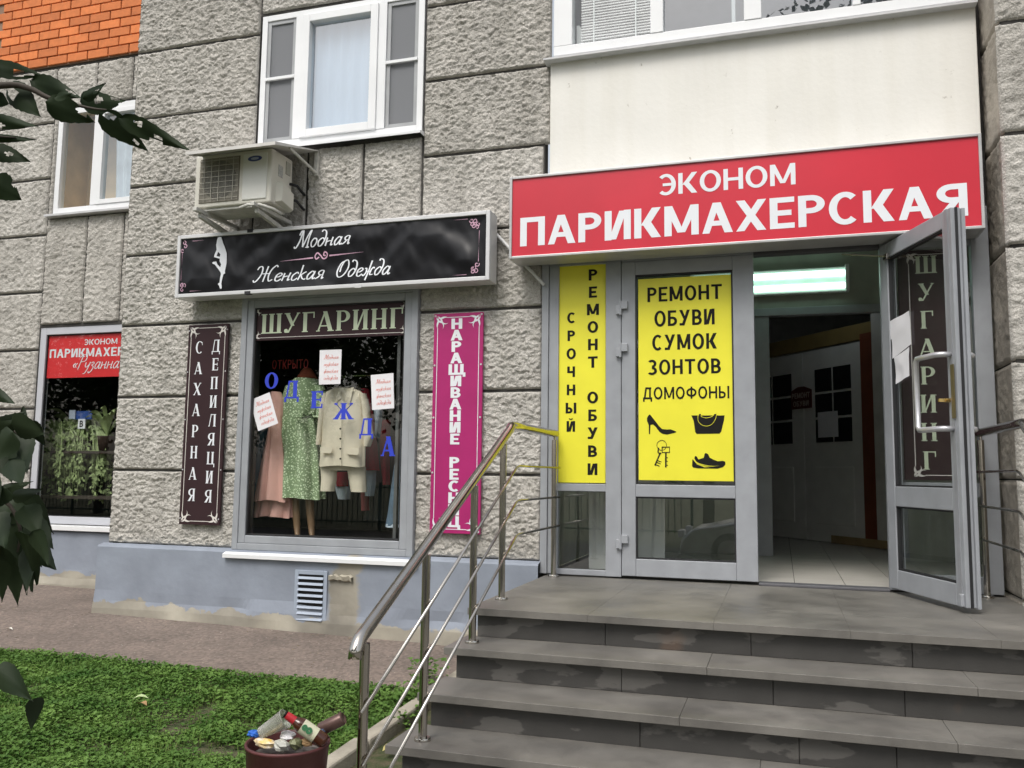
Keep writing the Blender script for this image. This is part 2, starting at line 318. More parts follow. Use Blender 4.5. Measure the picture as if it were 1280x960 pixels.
def flourish(bld, x, z, sx, sz, k, fn, wd):
    """a scrolled corner"""
    for st in ([(0, 0), (.25, .05), (.5, .3), (.62, .62), (.95, .78), (1.3, .7)], [(0, 0), (.05, .25), (.3, .5), (.62, .62), (.78, .95), (.7, 1.3)], [(.1, .1), (.4, .2), (.9, .08), (1.3, .12)], [(.1, .1), (.2, .4), (.08, .9), (.12, 1.3)]):
        stroke(bld, [(x+sx*u*k, z+sz*v*k) for u, v in st], wd, fn, d=.0012+random.random()*.0006, caln=0, taper=1)
def frame_lines(bld, x0, x1, z0, z1, m, k, wd, fn):
    for (a, b) in (((x0+m+k, z1-m), (x1-m-k, z1-m)), ((x0+m+k, z0+m), (x1-m-k, z0+m)), ((x0+m, z0+m+k), (x0+m, z1-m-k)), ((x1-m, z0+m+k), (x1-m, z1-m-k))):
        stroke(bld, [a, b], wd, fn, caln=0)
    for sx, xx in ((1, x0+m*.7), (-1, x1-m*.7)):
        for sz, zz in ((1, z0+m*.7), (-1, z1-m*.7)): flourish(bld, xx, zz, sx, sz, k*.95, fn, wd*3.2)
# ------------------------------------------------------------------ surface materials
STONE = mat('rough_stone', (.52, .505, .475), .95, var=.09, vs=3.2, bump=1., bs=70, spec=.2, det=8)
n_, l_, b_ = N(STONE)   # stains: darker streaks running down the face and a fine speckle
g_ = n_.new('ShaderNodeNewGeometry'); mp = n_.new('ShaderNodeMapping'); mp.inputs['Scale'].default_value = (6, 6, 1.2); l_.new(g_.outputs['Position'], mp.inputs[0])
s1 = n_.new('ShaderNodeTexNoise'); s1.inputs['Scale'].default_value = 1; s1.inputs['Detail'].default_value = 6; l_.new(mp.outputs[0], s1.inputs['Vector'])
s2 = n_.new('ShaderNodeTexNoise'); s2.inputs['Scale'].default_value = 130; s2.inputs['Detail'].default_value = 3; l_.new(g_.outputs['Position'], s2.inputs['Vector'])
def ramp(n, l, src, p0, c0, p1, c1):
    r = n.new('ShaderNodeValToRGB'); r.color_ramp.elements[0].position = p0; r.color_ramp.elements[1].position = p1
    r.color_ramp.elements[0].color = (*c0, 1); r.color_ramp.elements[1].color = (*c1, 1); l.new(src, r.inputs[0]); return r.outputs[0]
def mult(n, l, a, b, mode='MULTIPLY', fac=1.):
    x = n.new('ShaderNodeMix'); x.data_type = 'RGBA'; x.blend_type = mode; x.inputs['Factor'].default_value = fac
    l.new(a, x.inputs['A']); l.new(b, x.inputs['B']); return x.outputs['Result']
c0 = b_.inputs['Base Color'].links[0].from_socket
c1 = mult(n_, l_, c0, ramp(n_, l_, s1.outputs['Fac'], .28, (.82, .81, .79), .6, (1.04, 1.03, 1.02)))
def obj_tone(n, l, src, lo, hi):   # every piece its own shade
    oi = n.new('ShaderNodeObjectInfo'); return mult(n, l, src, ramp(n, l, oi.outputs['Random'], 0, lo, 1, hi))
c2 = mult(n_, l_, c1, ramp(n_, l_, s2.outputs['Fac'], .32, (.74, .73, .72), .6, (1.06, 1.06, 1.06)))
l_.new(obj_tone(n_, l_, c2, (.90, .895, .885), (1.05, 1.05, 1.05)), b_.inputs['Base Color'])
for q_ in n_:
    if q_.type == 'BUMP': q_.inputs['Distance'].default_value = .012
MORTAR = mat('dark_joint', (.055, .052, .048), .95, var=.25, vs=8)
BRICK = mat('orange_brick', (.66, .20, .055), .75, var=.10, vs=14, bump=.25, bs=120); n_, l_, b_ = N(BRICK); l_.new(obj_tone(n_, l_, b_.inputs['Base Color'].links[0].from_socket, (.80, .76, .74), (1.12, 1.08, 1.05)), b_.inputs['Base Color'])
BMORT = mat('brick_mortar', (.26, .17, .12), .95)
BEIGE = mat('cream_plaster', (.78, .765, .72), .8, var=.03, vs=2.5, bump=.15, bs=30)
n_, l_, b_ = N(BEIGE); g_ = n_.new('ShaderNodeNewGeometry')
s1 = n_.new('ShaderNodeTexNoise'); s1.inputs['Scale'].default_value = 14; s1.inputs['Detail'].default_value = 8; s1.inputs['Roughness'].default_value = .7; l_.new(g_.outputs['Position'], s1.inputs['Vector'])
mp = n_.new('ShaderNodeMapping'); mp.inputs['Scale'].default_value = (7, 7, .5); l_.new(g_.outputs['Position'], mp.inputs[0])
s2 = n_.new('ShaderNodeTexNoise'); s2.inputs['Scale'].default_value = 1; s2.inputs['Detail'].default_value = 6; l_.new(mp.outputs[0], s2.inputs['Vector'])
c0 = b_.inputs['Base Color'].links[0].from_socket
c1 = mult(n_, l_, c0, ramp(n_, l_, s1.outputs['Fac'], .26, (.35, .31, .26), .34, (1, 1, 1)))
l_.new(mult(n_, l_, c1, ramp(n_, l_, s2.outputs['Fac'], .3, (.955, .95, .935), .55, (1, 1, 1))), b_.inputs['Base Color'])
PLINTH = mat('blue_grey_paint', (.25, .28, .335), .7, var=.12, vs=4, bump=.25, bs=22)
n_, l_, b_ = N(PLINTH)   # worn bare cement along the foot and patches where the paint has gone
g_ = n_.new('ShaderNodeNewGeometry'); sx = n_.new('ShaderNodeSeparateXYZ'); l_.new(g_.outputs['Position'], sx.inputs[0])
s1 = n_.new('ShaderNodeTexNoise'); s1.inputs['Scale'].default_value = 4.2; s1.inputs['Detail'].default_value = 12; s1.inputs['Roughness'].default_value = .62; l_.new(g_.outputs['Position'], s1.inputs['Vector'])
ma = n_.new('ShaderNodeMath'); ma.operation = 'MULTIPLY_ADD'; l_.new(s1.outputs['Fac'], ma.inputs[0]); ma.inputs[1].default_value = -.30; l_.new(sx.outputs['Z'], ma.inputs[2])
mx_ = n_.new('ShaderNodeMath'); mx_.operation = 'MULTIPLY_ADD'; l_.new(sx.outputs['X'], mx_.inputs[0]); mx_.inputs[1].default_value = .022; l_.new(ma.outputs[0], mx_.inputs[2])
s3 = n_.new('ShaderNodeTexNoise'); s3.inputs['Scale'].default_value = 2.1; s3.inputs['Detail'].default_value = 5; l_.new(g_.outputs['Position'], s3.inputs['Vector'])
cem = ramp(n_, l_, s3.outputs['Fac'], .3, (.20, .185, .155), .65, (.42, .39, .32))
fac = ramp(n_, l_, mx_.outputs[0], 0, (1, 1, 1), 1, (0, 0, 0))
rp = n_.new('ShaderNodeMapRange'); rp.inputs['From Min'].default_value = -.700; rp.inputs['From Max'].default_value = -.690; rp.inputs['To Min'].default_value = 1; rp.inputs['To Max'].default_value = 0; l_.new(mx_.outputs[0], rp.inputs['Value'])
def blob(cx, cz, rx, rz):   # patch with a noisy edge
    d = n_.new('ShaderNodeVectorMath'); d.operation = 'SUBTRACT'; l_.new(g_.outputs['Position'], d.inputs[0]); d.inputs[1].default_value = (cx, 0, cz)
    q = n_.new('ShaderNodeVectorMath'); q.operation = 'MULTIPLY'; l_.new(d.outputs[0], q.inputs[0]); q.inputs[1].default_value = (1/rx, 0, 1/rz)
    le = n_.new('ShaderNodeVectorMath'); le.operation = 'LENGTH'; l_.new(q.outputs[0], le.inputs[0])
    a = n_.new('ShaderNodeMath'); a.operation = 'MULTIPLY_ADD'; l_.new(s1.outputs['Fac'], a.inputs[0]); a.inputs[1].default_value = 1.6; l_.new(le.outputs['Value'], a.inputs[2])
    r = n_.new('ShaderNodeMapRange'); r.inputs['From Min'].default_value = 1.5; r.inputs['From Max'].default_value = 1.72; r.inputs['To Min'].default_value = 1; r.inputs['To Max'].default_value = 0; l_.new(a.outputs[0], r.inputs['Value']); return r.outputs[0]
def mxm(a, b):
    q = n_.new('ShaderNodeMath'); q.operation = 'MAXIMUM'; l_.new(a, q.inputs[0]); l_.new(b, q.inputs[1]); return q.outputs[0]
fc = mxm(mxm(rp.outputs[0], blob(-3.07, -.33, .16, .34)), blob(-3.02, -.08, .13, .09))
mm = n_.new('ShaderNodeMix'); mm.data_type = 'RGBA'; l_.new(fc, mm.inputs['Factor']); l_.new(b_.inputs['Base Color'].links[0].from_socket, mm.inputs['A']); l_.new(cem, mm.inputs['B']); l_.new(mm.outputs['Result'], b_.inputs['Base Color'])
CEM = mat('bare_cement', (.40, .37, .30), .95, var=.25, vs=7, bump=.5, bs=40)
ALU = mat('grey_aluminium', (.32, .335, .36), .42, var=.09, vs=7, bump=.04, bs=90, det=9)
ALUD = mat('dark_aluminium', (.10, .10, .11), .5)
WHITE = mat('white_plastic', (.78, .79, .80), .35, var=.03, vs=4)
ZINC = mat('sill_metal', (.55, .55, .56), .4, var=.08, vs=9)
RUB = mat('black_rubber', (.015, .015, .017), .6)
GL = glass('window_glass'); GLM = glass('window_glass_reflective', (.8, .85, .86), 2.3)
STEEL = mat('polished_steel', (.50, .47, .43), .13, 1, var=.06, vs=14)
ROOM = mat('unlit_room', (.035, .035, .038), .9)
# ------------------------------------------------------------------ the building
bld = empty('apartment_building', (-2, .6, -.56), 'grey rusticated stone apartment block with shop fronts and an orange brick upper corner', 'building')
def stone(parent, fn, u0, u1, v0, v1, step=.0075, g=.006, seed=0, m=None):
    u0 += g; u1 -= g; v0 += g; v1 -= g
    nu = max(4, int((u1-u0)/step)); nv = max(4, int((v1-v0)/step)); u, v = np.meshgrid(np.linspace(u0, u1, nu+1), np.linspace(v0, v1, nv+1))
    e = np.minimum(np.minimum(u-u0, u1-u), np.minimum(v-v0, v1-v)); k = np.clip(e/.022, 0, 1)
    wob = .012*vn(u/.05, v/.05, 9+seed)+.03*np.clip(vn(u/.11, v/.11, 19+seed)-.72, 0, 1); k = np.clip((e-wob*.5)/.009, 0, 1); k = k*k*(3-2*k)
    d = -.026+(relief(u, v, seed)+.026)*k; ed = (e < 1e-6); d[ed] = -.042
    X, Y, Z = fn(u, v, d); V = np.stack([X, Y, Z], -1).reshape(-1, 3); i = np.arange(nv)[:, None]*(nu+1)+np.arange(nu)[None]
    Fq = np.stack([i, i+1, i+nu+2, i+nu+1], -1).reshape(-1, 4)
    return mesh_fast('stone_block', V, Fq, m or STONE, parent, True)
def fY(y): return lambda u, v, d: (u, y-d, v)
XL, XR = -5.28, -1.6
core = B().box(XL, -4.05, .03, .12, -.62, 5.4).box(-2.565, XR, .03, .12, -.62, 5.4).box(-4.05, -2.565, .03, .12, 4.36, 5.4).box(-4.05, -2.565, .03, .12, 2.0, 3.2).box(-4.05, -2.565, .03, .12, -.62, .0).build('stone_wall', MORTAR, bld)
tag(core, 'grey split-faced stone courses round the clothes shop window')
rows = [0, .6, 1.2, 1.8, 2.4, 3.0, 3.6, 4.2, 4.8, 5.4]
for a, b in zip(rows, rows[1:]):
    stone(core, fY(0), XL, -4.045, a, b); 
    stone(core, fY(0), -2.565, XR+(.05 if a >= 2.7 else 0), a, b)
for a, b in zip((-4.045, -3.556, -3.063), (-3.556, -3.063, -2.565)):
    stone(core, fY(0), a, b, 2.0, 3.17); 
stone(core, fY(0), -4.045, -2.565, 4.37, 4.8); stone(core, fY(0), -4.045, -2.565, 4.8, 5.4)
# return of the projecting bay towards the recessed wall (not seen from the street side)
B().box(XL+.002, XL+.03, .121, 1.0, -.62, 5.4).build('bay_return', STONE, bld)
# recessed wall on the left, one metre back
YR = 1.0; RX0, RX1 = -10.2, XL
LW = (-7.19, -5.4, .06, 2.03); LU = (-7.13, -5.9, 3.19, 4.33)
rec = B().box(RX0, LW[0], YR+.03, YR+.12, -.62, 4.82).box(LW[0], RX1+.3, YR+.03, YR+.12, LW[3], LU[2]).box(LW[0], RX1+.3, YR+.03, YR+.12, -.62, LW[2]).box(LW[0], RX1+.3, YR+.03, YR+.12, LU[3], 4.82).box(LW[0], LU[0], YR+.03, YR+.12, LU[2], LU[3]).box(LU[1], RX1+.3, YR+.03, YR+.12, LU[2], LU[3]).box(LW[1], RX1+.3, YR+.03, YR+.12, LW[2], LW[3]).build('stone_wall', MORTAR, bld)
tag(rec, 'set-back stone wall round the hairdresser window at the left edge')
for a, b in zip(rows[:8], rows[1:8]+[4.8]):
    for p, q in ((RX0, -8.6), (-8.6, LW[0])): stone(rec, fY(YR), p, q, a, b, .012, seed=4)
stone(rec, fY(YR), LW[0], LU[0], 3.17, 4.34, .012, seed=4)
for a, b in ((LW[0], -6.668), (-6.668, -6.215), (-6.215, -5.75), (-5.75, XL+.02)):
    stone(rec, fY(YR), a, b, 2.05, 3.17, .012, seed=4); stone(rec, fY(YR), a, b, 4.34, 4.8, .012, seed=4)
# orange bricks above
bw = B().box(RX0, RX1+.3, YR+.012, YR+.4, 4.822, 7.2).build('brick_wall', BMORT, bld)
bm = None; r = 0; z = 4.832
while z < 5.75:
    x = -6.0+(.13 if r % 2 else 0)-8*.262
    while x < -5.75:
        if bm is None:
            o = B().box(x, x+.25, YR-.006, YR+.04, z, z+.088).build('brick', BRICK, bw, bevel=.004, seg=1); bm = o
        else:
            o = bm.copy(); COL.objects.link(o); o.parent = bw
            o.location = np.array([x+.125, YR+.017+random.uniform(-.0015, .0015), z])-WL[bw.name]
        x += .262
    z += .0985; r += 1
B().box(RX0, -8.1, YR-.004, YR+.012, 4.83, 7.2).build('brick_field', BRICK, bw); B().box(-8.1, RX1+.3, YR-.004, YR+.012, z+.005, 7.2).build('brick_field', BRICK, bw)
# plinth with sloping shoulder and mortar foot
def plinth(x0, x1, yf, back, name='plinth'):
    n = max(2, int((x1-x0)/.04)); xs = np.linspace(x0, x1, n+1); V = []; prof = [(-.085, -.66), (-.078, -.5), (-.066, -.44), (-.06, -.36), (-.06, -.02), (-.052, -.008), (.0, .006), (.06, .006)]
    for x in xs:
        for j, (py, pz) in enumerate(prof):
            w = (vn(np.array(x*4.), np.array(pz*9.+yf), 31)-.5)*(.035 if j < 3 else .004); V.append((x, yf+py+float(w), pz+(.5*float(w) if j in (1, 2) else 0)))
    k = len(prof); Fq = [(i*k+j, (i+1)*k+j, (i+1)*k+j+1, i*k+j+1) for i in range(n) for j in range(k-1)]
    V = np.array(V); e0 = V[:k].copy(); e0[:, 1] = back; b0 = len(V); V = np.vstack([V, e0]); Fq += [(j, j+1, b0+j+1, b0+j) for j in range(k-1)]
    return mesh_fast(name, V, Fq, PLINTH, bld, False)
plinth(XL-.03, XR, 0, .4); plinth(RX0, XL+.05, YR, YR+.3)
B().box(XL-.045, XL-.025, -.045, -.02, -.16, -.03).build('cable_box', PLINTH, bld)
# ventilation grille in the plinth
vx0, vx1, vz0, vz1 = -3.475, -3.205, -.525, -.125
vg = B().box(vx0, vx0+.03, -.075, -.05, vz0, vz1).box(vx1-.03, vx1, -.075, -.05, vz0, vz1).box(vx0+.03, vx1-.03, -.075, -.05, vz1-.03, vz1).box(vx0+.03, vx1-.03, -.075, -.05, vz0, vz0+.03).build('vent_grille', mat('painted_grille', (.33, .38, .46), .5, var=.06), bld, bevel=.002)
tag(vg, 'louvred blue-grey metal vent in the painted plinth')
B().box(vx0+.028, vx1-.028, -.064, -.0625, vz0+.02, vz1-.02).build('vent_shade_sheet', RUB, vg)  # black sheet over the solid plinth stands in for shade behind the slats
for i in range(8):
    z = vz0+.036+i*.0425; B().add([(vx0+.03, -.066, z), (vx1-.03, -.066, z), (vx1-.03, -.088, z+.004), (vx0+.03, -.088, z+.004), (vx0+.03, -.075, z+.021), (vx1-.03, -.075, z+.021)],
        [(0, 1, 2, 3), (3, 2, 5, 4), (0, 3, 4), (1, 5, 2)]).build('slat', MATS['painted_grille'], vg)
b = B(); pr = random.Random(3)
top = [(-3.19+.19*i/8, -.085-.012*pr.random(), -.145-.02*pr.random()) for i in range(9)]; bot = [(x_, -.08-.006*pr.random(), z_-.022-.012*pr.random()) for x_, y_, z_ in top]
for i in range(8):
    t0_, t1_, b0_, b1_ = top[i], top[i+1], bot[i], bot[i+1]; k0 = (t0_[0], -.058, t0_[2]+.006); k1 = (t1_[0], -.058, t1_[2]+.006); m0 = (b0_[0], -.058, b0_[2]-.01); m1_ = (b1_[0], -.058, b1_[2]-.01)
    b.face([k0, t0_, t1_, k1]); b.face([t0_, b0_, b1_, t1_]); b.face([b0_, m0, m1_, b1_])
b.build('mortar_ledge', CEM, bld)
# windows ---------------------------------------------------------------
def frame(x0, x1, z0, z1, w, y0, y1, name, m, parent, bev=.004):
    return B().box(x0, x0+w, y0, y1, z0, z1).box(x1-w, x1, y0, y1, z0, z1).box(x0+w, x1-w, y0, y1, z1-w, z1).box(x0+w, x1-w, y0, y1, z0, z0+w).build(name, m, parent, bevel=bev)
def pane(x0, x1, z0, z1, y, parent, m=None, name='pane'):
    return B().face([(x0, y, z0), (x1, y, z0), (x1, y, z1), (x0, y, z1)]).build(name, m or GL, parent)
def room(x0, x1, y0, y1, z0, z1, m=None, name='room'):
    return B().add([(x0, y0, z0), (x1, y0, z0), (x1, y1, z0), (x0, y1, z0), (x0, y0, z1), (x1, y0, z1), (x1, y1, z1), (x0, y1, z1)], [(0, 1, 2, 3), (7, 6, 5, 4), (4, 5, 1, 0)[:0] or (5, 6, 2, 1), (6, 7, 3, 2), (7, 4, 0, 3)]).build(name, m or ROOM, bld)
def screen_mat():
    m = bpy.data.materials.new('insect_screen'); m.use_nodes = True; t = m.node_tree; b = t.nodes['Principled BSDF']; b.inputs['Base Color'].default_value = (.30, .31, .33, 1); b.inputs['Roughness'].default_value = .9
    x = t.nodes.new('ShaderNodeMixShader'); tr = t.nodes.new('ShaderNodeBsdfTransparent'); x.inputs[0].default_value = .62; t.links.new(tr.outputs[0], x.inputs[1]); t.links.new(b.outputs[0], x.inputs[2]); t.links.new(x.outputs[0], t.nodes['Material Output'].inputs[0]); return m
SCREEN = screen_mat()
# upper window over the sign
w1 = empty('window', (-3.3, .05, 3.2), parent=bld); tag(w1, 'white three-light window above the black shop sign')
wx0, wx1, wz0, wz1 = -4.03, -2.575, 3.215, 4.35
frame(wx0, wx1, wz0, wz1, .05, .02, .10, 'frame', WHITE, w1)
for xm in (-3.675, -2.93): B().box(xm-.035, xm+.035, .015, .10, wz0+.05, wz1-.05).build('mullion', WHITE, w1, bevel=.004)
frame(-3.64, -2.965, wz0+.05, wz1-.05, .065, .0, .09, 'sash', WHITE, w1)
pane(-3.58, -3.02, wz0+.11, wz1-.11, .05, w1, glass('coated_glass', (.9, .95, 1.), 2.7))
for a, c in ((-3.98, -3.71), (-2.895, -2.625)):
    pane(a, c, wz0+.05, wz1-.05, .07, w1); B().box(a, c, .012, .03, 3.785, 3.81).build('glazing_bar', WHITE, w1, bevel=.002)
    frame(a+.002, c-.002, wz0+.052, wz1-.052, .03, .03, .05, 'screen_frame', mat('grey_plastic', (.35, .36, .37), .5), w1, .002)
    pane(a+.03, c-.03, wz0+.08, wz1-.08, .042, w1, SCREEN, 'insect_screen')
B().add([(-4.05, -.06, 3.185), (-2.555, -.06, 3.185), (-2.555, .08, 3.213), (-4.05, .08, 3.213), (-4.05, -.06, 3.165), (-2.555, -.06, 3.165), (-2.555, .02, 3.165), (-4.05, .02, 3.165)], [(0, 1, 2, 3), (4, 5, 1, 0), (5, 6, 2, 1), (7, 4, 0, 3)]).build('sill', WHITE, w1)
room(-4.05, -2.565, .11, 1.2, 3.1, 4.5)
CURT = mat('sky_tinted_curtain', (.46, .55, .63), .9, var=.05, vs=2)  # pale blue carries the sky's reflection in the pane, put into the curtain
b = B(); xs = np.linspace(-3.66, -2.93, 60)
for i in range(59):
    ya, yb = .12+.008*math.sin(xs[i]*55), .12+.008*math.sin(xs[i+1]*55); b.face([(xs[i], ya, 3.25), (xs[i+1], yb, 3.25), (xs[i+1], yb, 4.33), (xs[i], ya, 4.33)])
b.build('curtain', CURT, w1, True)
# left upper window in the set-back wall
w2 = empty('window', (-6.5, YR, 3.19), parent=bld); tag(w2, 'white window in the set-back wall under the orange bricks')
frame(LU[0], LU[1], LU[2]+.02, LU[3], .06, YR+.02, YR+.1, 'frame', WHITE, w2); B().box(-6.66, -6.585, YR+.015, YR+.1, LU[2]+.08, LU[3]-.06).build('mullion', WHITE, w2, bevel=.004)
frame(-6.585, LU[1]-.06, LU[2]+.08, LU[3]-.06, .05, YR+.01, YR+.09, 'sash', WHITE, w2)
pane(LU[0]+.06, -6.66, LU[2]+.08, LU[3]-.06, YR+.06, w2); pane(-6.535, LU[1]-.11, LU[2]+.13, LU[3]-.11, YR+.05, w2, GLM)
B().box(LU[0]-.03, LU[1], YR-.06, YR+.06, LU[2]-.025, LU[2]+.0).build('sill', ZINC, w2, bevel=.003)
room(LU[0], LU[1], YR+.12, YR+.45, LU[2], LU[3]+.1, mat('tan_room', (.62, .46, .27), .9))
b = B(); xs = np.linspace(-6.45, -5.95, 40)
for i in range(39):
    ya, yb = YR+.14+.015*math.sin(xs[i]*60), YR+.14+.015*math.sin(xs[i+1]*60); b.face([(xs[i], ya, 3.25), (xs[i+1], yb, 3.25), (xs[i+1]-.06, yb, 4.3), (xs[i]-.06, ya, 4.3)])
b.build('curtain', mat('white_curtain', (.7, .74, .8), .9), w2, True)
# hairdresser window at the far left
w3 = empty('shop_window', (-6.3, YR, .06), parent=bld); tag(w3, 'grey framed hairdresser window with plants at the left edge')
frame(LW[0], LW[1], LW[2], LW[3], .075, YR+.035, YR+.1, 'frame', mat('pale_aluminium', (.5, .51, .55), .4, var=.04), w3); frame(LW[0]+.075, LW[1]-.075, LW[2]+.075, LW[3]-.075, .008, YR+.05, YR+.08, 'gasket', RUB, w3, .001)
pane(LW[0]+.08, LW[1]-.08, LW[2]+.08, LW[3]-.08, YR+.06, w3)
B().box(LW[0]-.03, LW[1], YR-.1, YR+.02, LW[2]-.05, LW[2]-.005).build('sill', WHITE, w3, bevel=.003)
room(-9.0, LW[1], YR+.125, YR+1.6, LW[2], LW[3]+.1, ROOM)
mat('dark_wood', (.035, .025, .018), .6)
# clothes shop window
SW = (-4.07, -2.55, .0, 2.0)
w4 = empty('shop_window', (-3.3, .0, 0), parent=bld); tag(w4, 'grey framed display window of the clothes shop')
B().box(SW[0], SW[0]+.05, -.03, .09, SW[2], SW[3]).box(SW[1]-.05, SW[1], -.03, .09, SW[2], SW[3]).box(SW[0]+.05, SW[1]-.05, -.03, .09, SW[3]-.05, SW[3]).box(SW[0]+.05, SW[1]-.05, -.03, .09, SW[2], SW[2]+.05).build('frame', ALU, w4, bevel=.004)
frame(SW[0]+.05, SW[1]-.05, SW[2]+.05, SW[3]-.05, .06, -.022, .08, 'sash', ALU, w4, .006); frame(SW[0]+.11, SW[1]-.11, SW[2]+.11, SW[3]-.11, .012, -.01, .07, 'gasket', RUB, w4, .001)
pane(SW[0]+.115, SW[1]-.115, SW[2]+.115, SW[3]-.115, .01, w4)
B().add([(-4.10, -.095, -.03), (-2.49, -.095, -.03), (-2.49, -.02, .0), (-4.10, -.02, .0), (-4.10, -.095, -.058), (-2.49, -.095, -.058), (-2.49, -.02, -.03), (-4.1, -.02, -.03)], [(0, 1, 2, 3), (4, 5, 1, 0), (5, 6, 2, 1), (7, 4, 0, 3), (7, 6, 5, 4)]).build('sill', WHITE, w4)
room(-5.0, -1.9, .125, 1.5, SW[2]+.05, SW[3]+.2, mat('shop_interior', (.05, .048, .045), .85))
B().box(SW[1]-.20, SW[1]-.175, .06, .10, .12, 1.88).build('inner_upright', mat('dark_frame', (.12, .12, .12), .4), w4)
# cream balcony front and its glazing
B().box(-1.548, 1.235, -.03, .3, 2.36, 3.60).build('balcony_front', BEIGE, bld, bevel=.006)
B().box(1.2355, 1.262, .03, .3, 2.0, 5.2).build('gap_shade_strip', mat('gap_shade_black', (.02, .018, .016), .95), bld)  # near-black strip stands in for the shade in the open gap
bw_ = empty('balcony_glazing', (-.1, -.03, 3.6), parent=bld); tag(bw_, 'white framed balcony glazing above the red sign')
B().add([(-1.585, -.10, 3.598), (1.235, -.10, 3.598), (1.235, .05, 3.625), (-1.585, .05, 3.625), (-1.585, -.10, 3.585), (1.235, -.10, 3.585), (1.235, .05, 3.585), (-1.585, .05, 3.585)], [(0, 1, 2, 3), (4, 5, 1, 0), (5, 6, 2, 1), (7, 4, 0, 3), (7, 6, 5, 4)]).build('drip_sill', ZINC, bw_)
def zz(x): return 3.61
B().box(-1.52, 1.23, -.05, .05, 3.628, 3.70).build('bottom_rail', WHITE, bw_, bevel=.004)
xs_ = [atY(p, q, -.05)[0] for p, q in ((697, 40), (715, 40), (813, 35), (829, 35), (930, 25), (952, 25), (1066, 10), (1076, 10))]
B().box(-1.52, xs_[1]-.0, -.05, .05, 3.70, 5.0).build('upright', WHITE, bw_, bevel=.004)
for a, c in ((xs_[2], xs_[3]), (xs_[4], xs_[5]), (xs_[6], xs_[7])): B().box(a, c, -.055, .05, 3.70, 5.0).build('upright', WHITE, bw_, bevel=.004)
for i, (a, c) in enumerate(((xs_[1], xs_[2]), (xs_[3], xs_[4]), (xs_[5], xs_[6]), (xs_[7], 1.23))): pane(a, c, 3.70, 5.0, .0, bw_, GL if i == 0 else GLM)
b = B()
for i in range(60): z = 3.76+i*.021; b.box(xs_[1]+.05, xs_[2]-.01, .035, .057, z, z+.009)
tag(b.build('blind_slats', mat('blind', (.75, .73, .74), .5), bw_), kind='stuff')
for q in (xs_[1]+.14, xs_[2]-.12): B().box(q, q+.008, .03, .033, 3.73, 5.0).build('blind_cord', WHITE, bw_)
B().add([(xs_[1]+.0, .1, 3.70), (xs_[1]+.14, .1, 3.70), (xs_[1]+.02, .1, 3.92), (xs_[1], .1, 3.92)], [(0, 1, 2, 3)]).build('window_handle_bar', WHITE, bw_)
room(-1.52, 1.23, .1, 1.0, 3.6, 5.0, mat('balcony_room', (.34, .34, .37), .9))
B().box(xs_[4]-.09, xs_[4]-.065, .15, .2, 3.7, 5.0).build('inner_upright', WHITE, bw_)
# pilaster at the right edge
PF, PX = -.38, 1.262
pil = B().box(PX+.03, 6.2, PF+.03, .35, -.8, 5.2).build('pilaster', MORTAR, bld); tag(pil, 'projecting rough stone pilaster right of the entrance')
pz = [-.75, -.06, .61, 1.28, 1.95, 2.62, 3.30, 3.98, 4.65, 5.2]
for i, (a, c) in enumerate(zip(pz, pz[1:])):
    stone(pil, fY(PF), PX, 2.0, a, c, .013, seed=7); [stone(pil, fY(PF), p, q, a, c, .022, seed=7) for p, q in ((2.0, 3.2), (3.2, 4.6), (4.6, 6.2))]
    stone(pil, lambda u, v, d: (PX-d*.5+.004+0*u, u, v), PF+.02, .3, a, c, .016, g=.004, seed=8, m=mat('rough_stone_shaded', (.37, .33, .28), .95, var=.2, vs=5, bump=.5, bs=80))  # side face in a darker stone copy, its shade put into the colour
# ------------------------------------------------------------------ ground
def sheet(name, xs, ys, dz, m, fn=None, kind='structure'):
    X, Y = np.meshgrid(xs, ys); Z = gz(X, Y)+dz
    if fn is not None: X, Y, Z = fn(X, Y, Z)
    nx, ny = len(xs), len(ys); i = np.arange(ny-1)[:, None]*nx+np.arange(nx-1)[None]
    o = mesh_fast(name, np.stack([X, Y, Z], -1).reshape(-1, 3), np.stack([i, i+1, i+nx+1, i+nx], -1).reshape(-1, 4), m, None, True); return tag(o, kind=kind)
SOIL = mat('lawn_soil', (.11, .09, .055), .95, vs=22, bump=.9, bs=60, col2=(.035, .06, .015), det=10)
sheet('ground', np.r_[-120, -60, -30, np.linspace(-14, 8, 45), 30, 60, 120], np.r_[-120, -60, -30, np.linspace(-14, 3, 60), 30, 60], -.014, SOIL)
ASPH = mat('brown_asphalt', (.185, .15, .128), .9, var=.2, vs=2, bump=.5, bs=160)
n_, l_, b_ = N(ASPH); g_ = n_.new('ShaderNodeNewGeometry')
vo = n_.new('ShaderNodeTexVoronoi'); vo.inputs['Scale'].default_value = 55; l_.new(g_.outputs['Position'], vo.inputs['Vector'])
c0 = b_.inputs['Base Color'].links[0].from_socket
c1 = mult(n_, l_, c0, ramp(n_, l_, vo.outputs['Color'], .15, (.72, .72, .72), .9, (1.25, 1.22, 1.2)))
v2 = n_.new('ShaderNodeTexVoronoi'); v2.inputs['Scale'].default_value = 17; l_.new(g_.outputs['Position'], v2.inputs['Vector'])
l_.new(mult(n_, l_, c1, ramp(n_, l_, v2.outputs['Distance'], .07, (.35, .33, .3), .10, (0, 0, 0)), 'ADD', .6), b_.inputs['Base Color'])
E0, E1 = atG(0, 815), atG(470, 862)     # lawn edge of the path
def edge_y(x): return E0[1]+(E1[1]-E0[1])*(x-E0[0])/(E1[0]-E0[0])
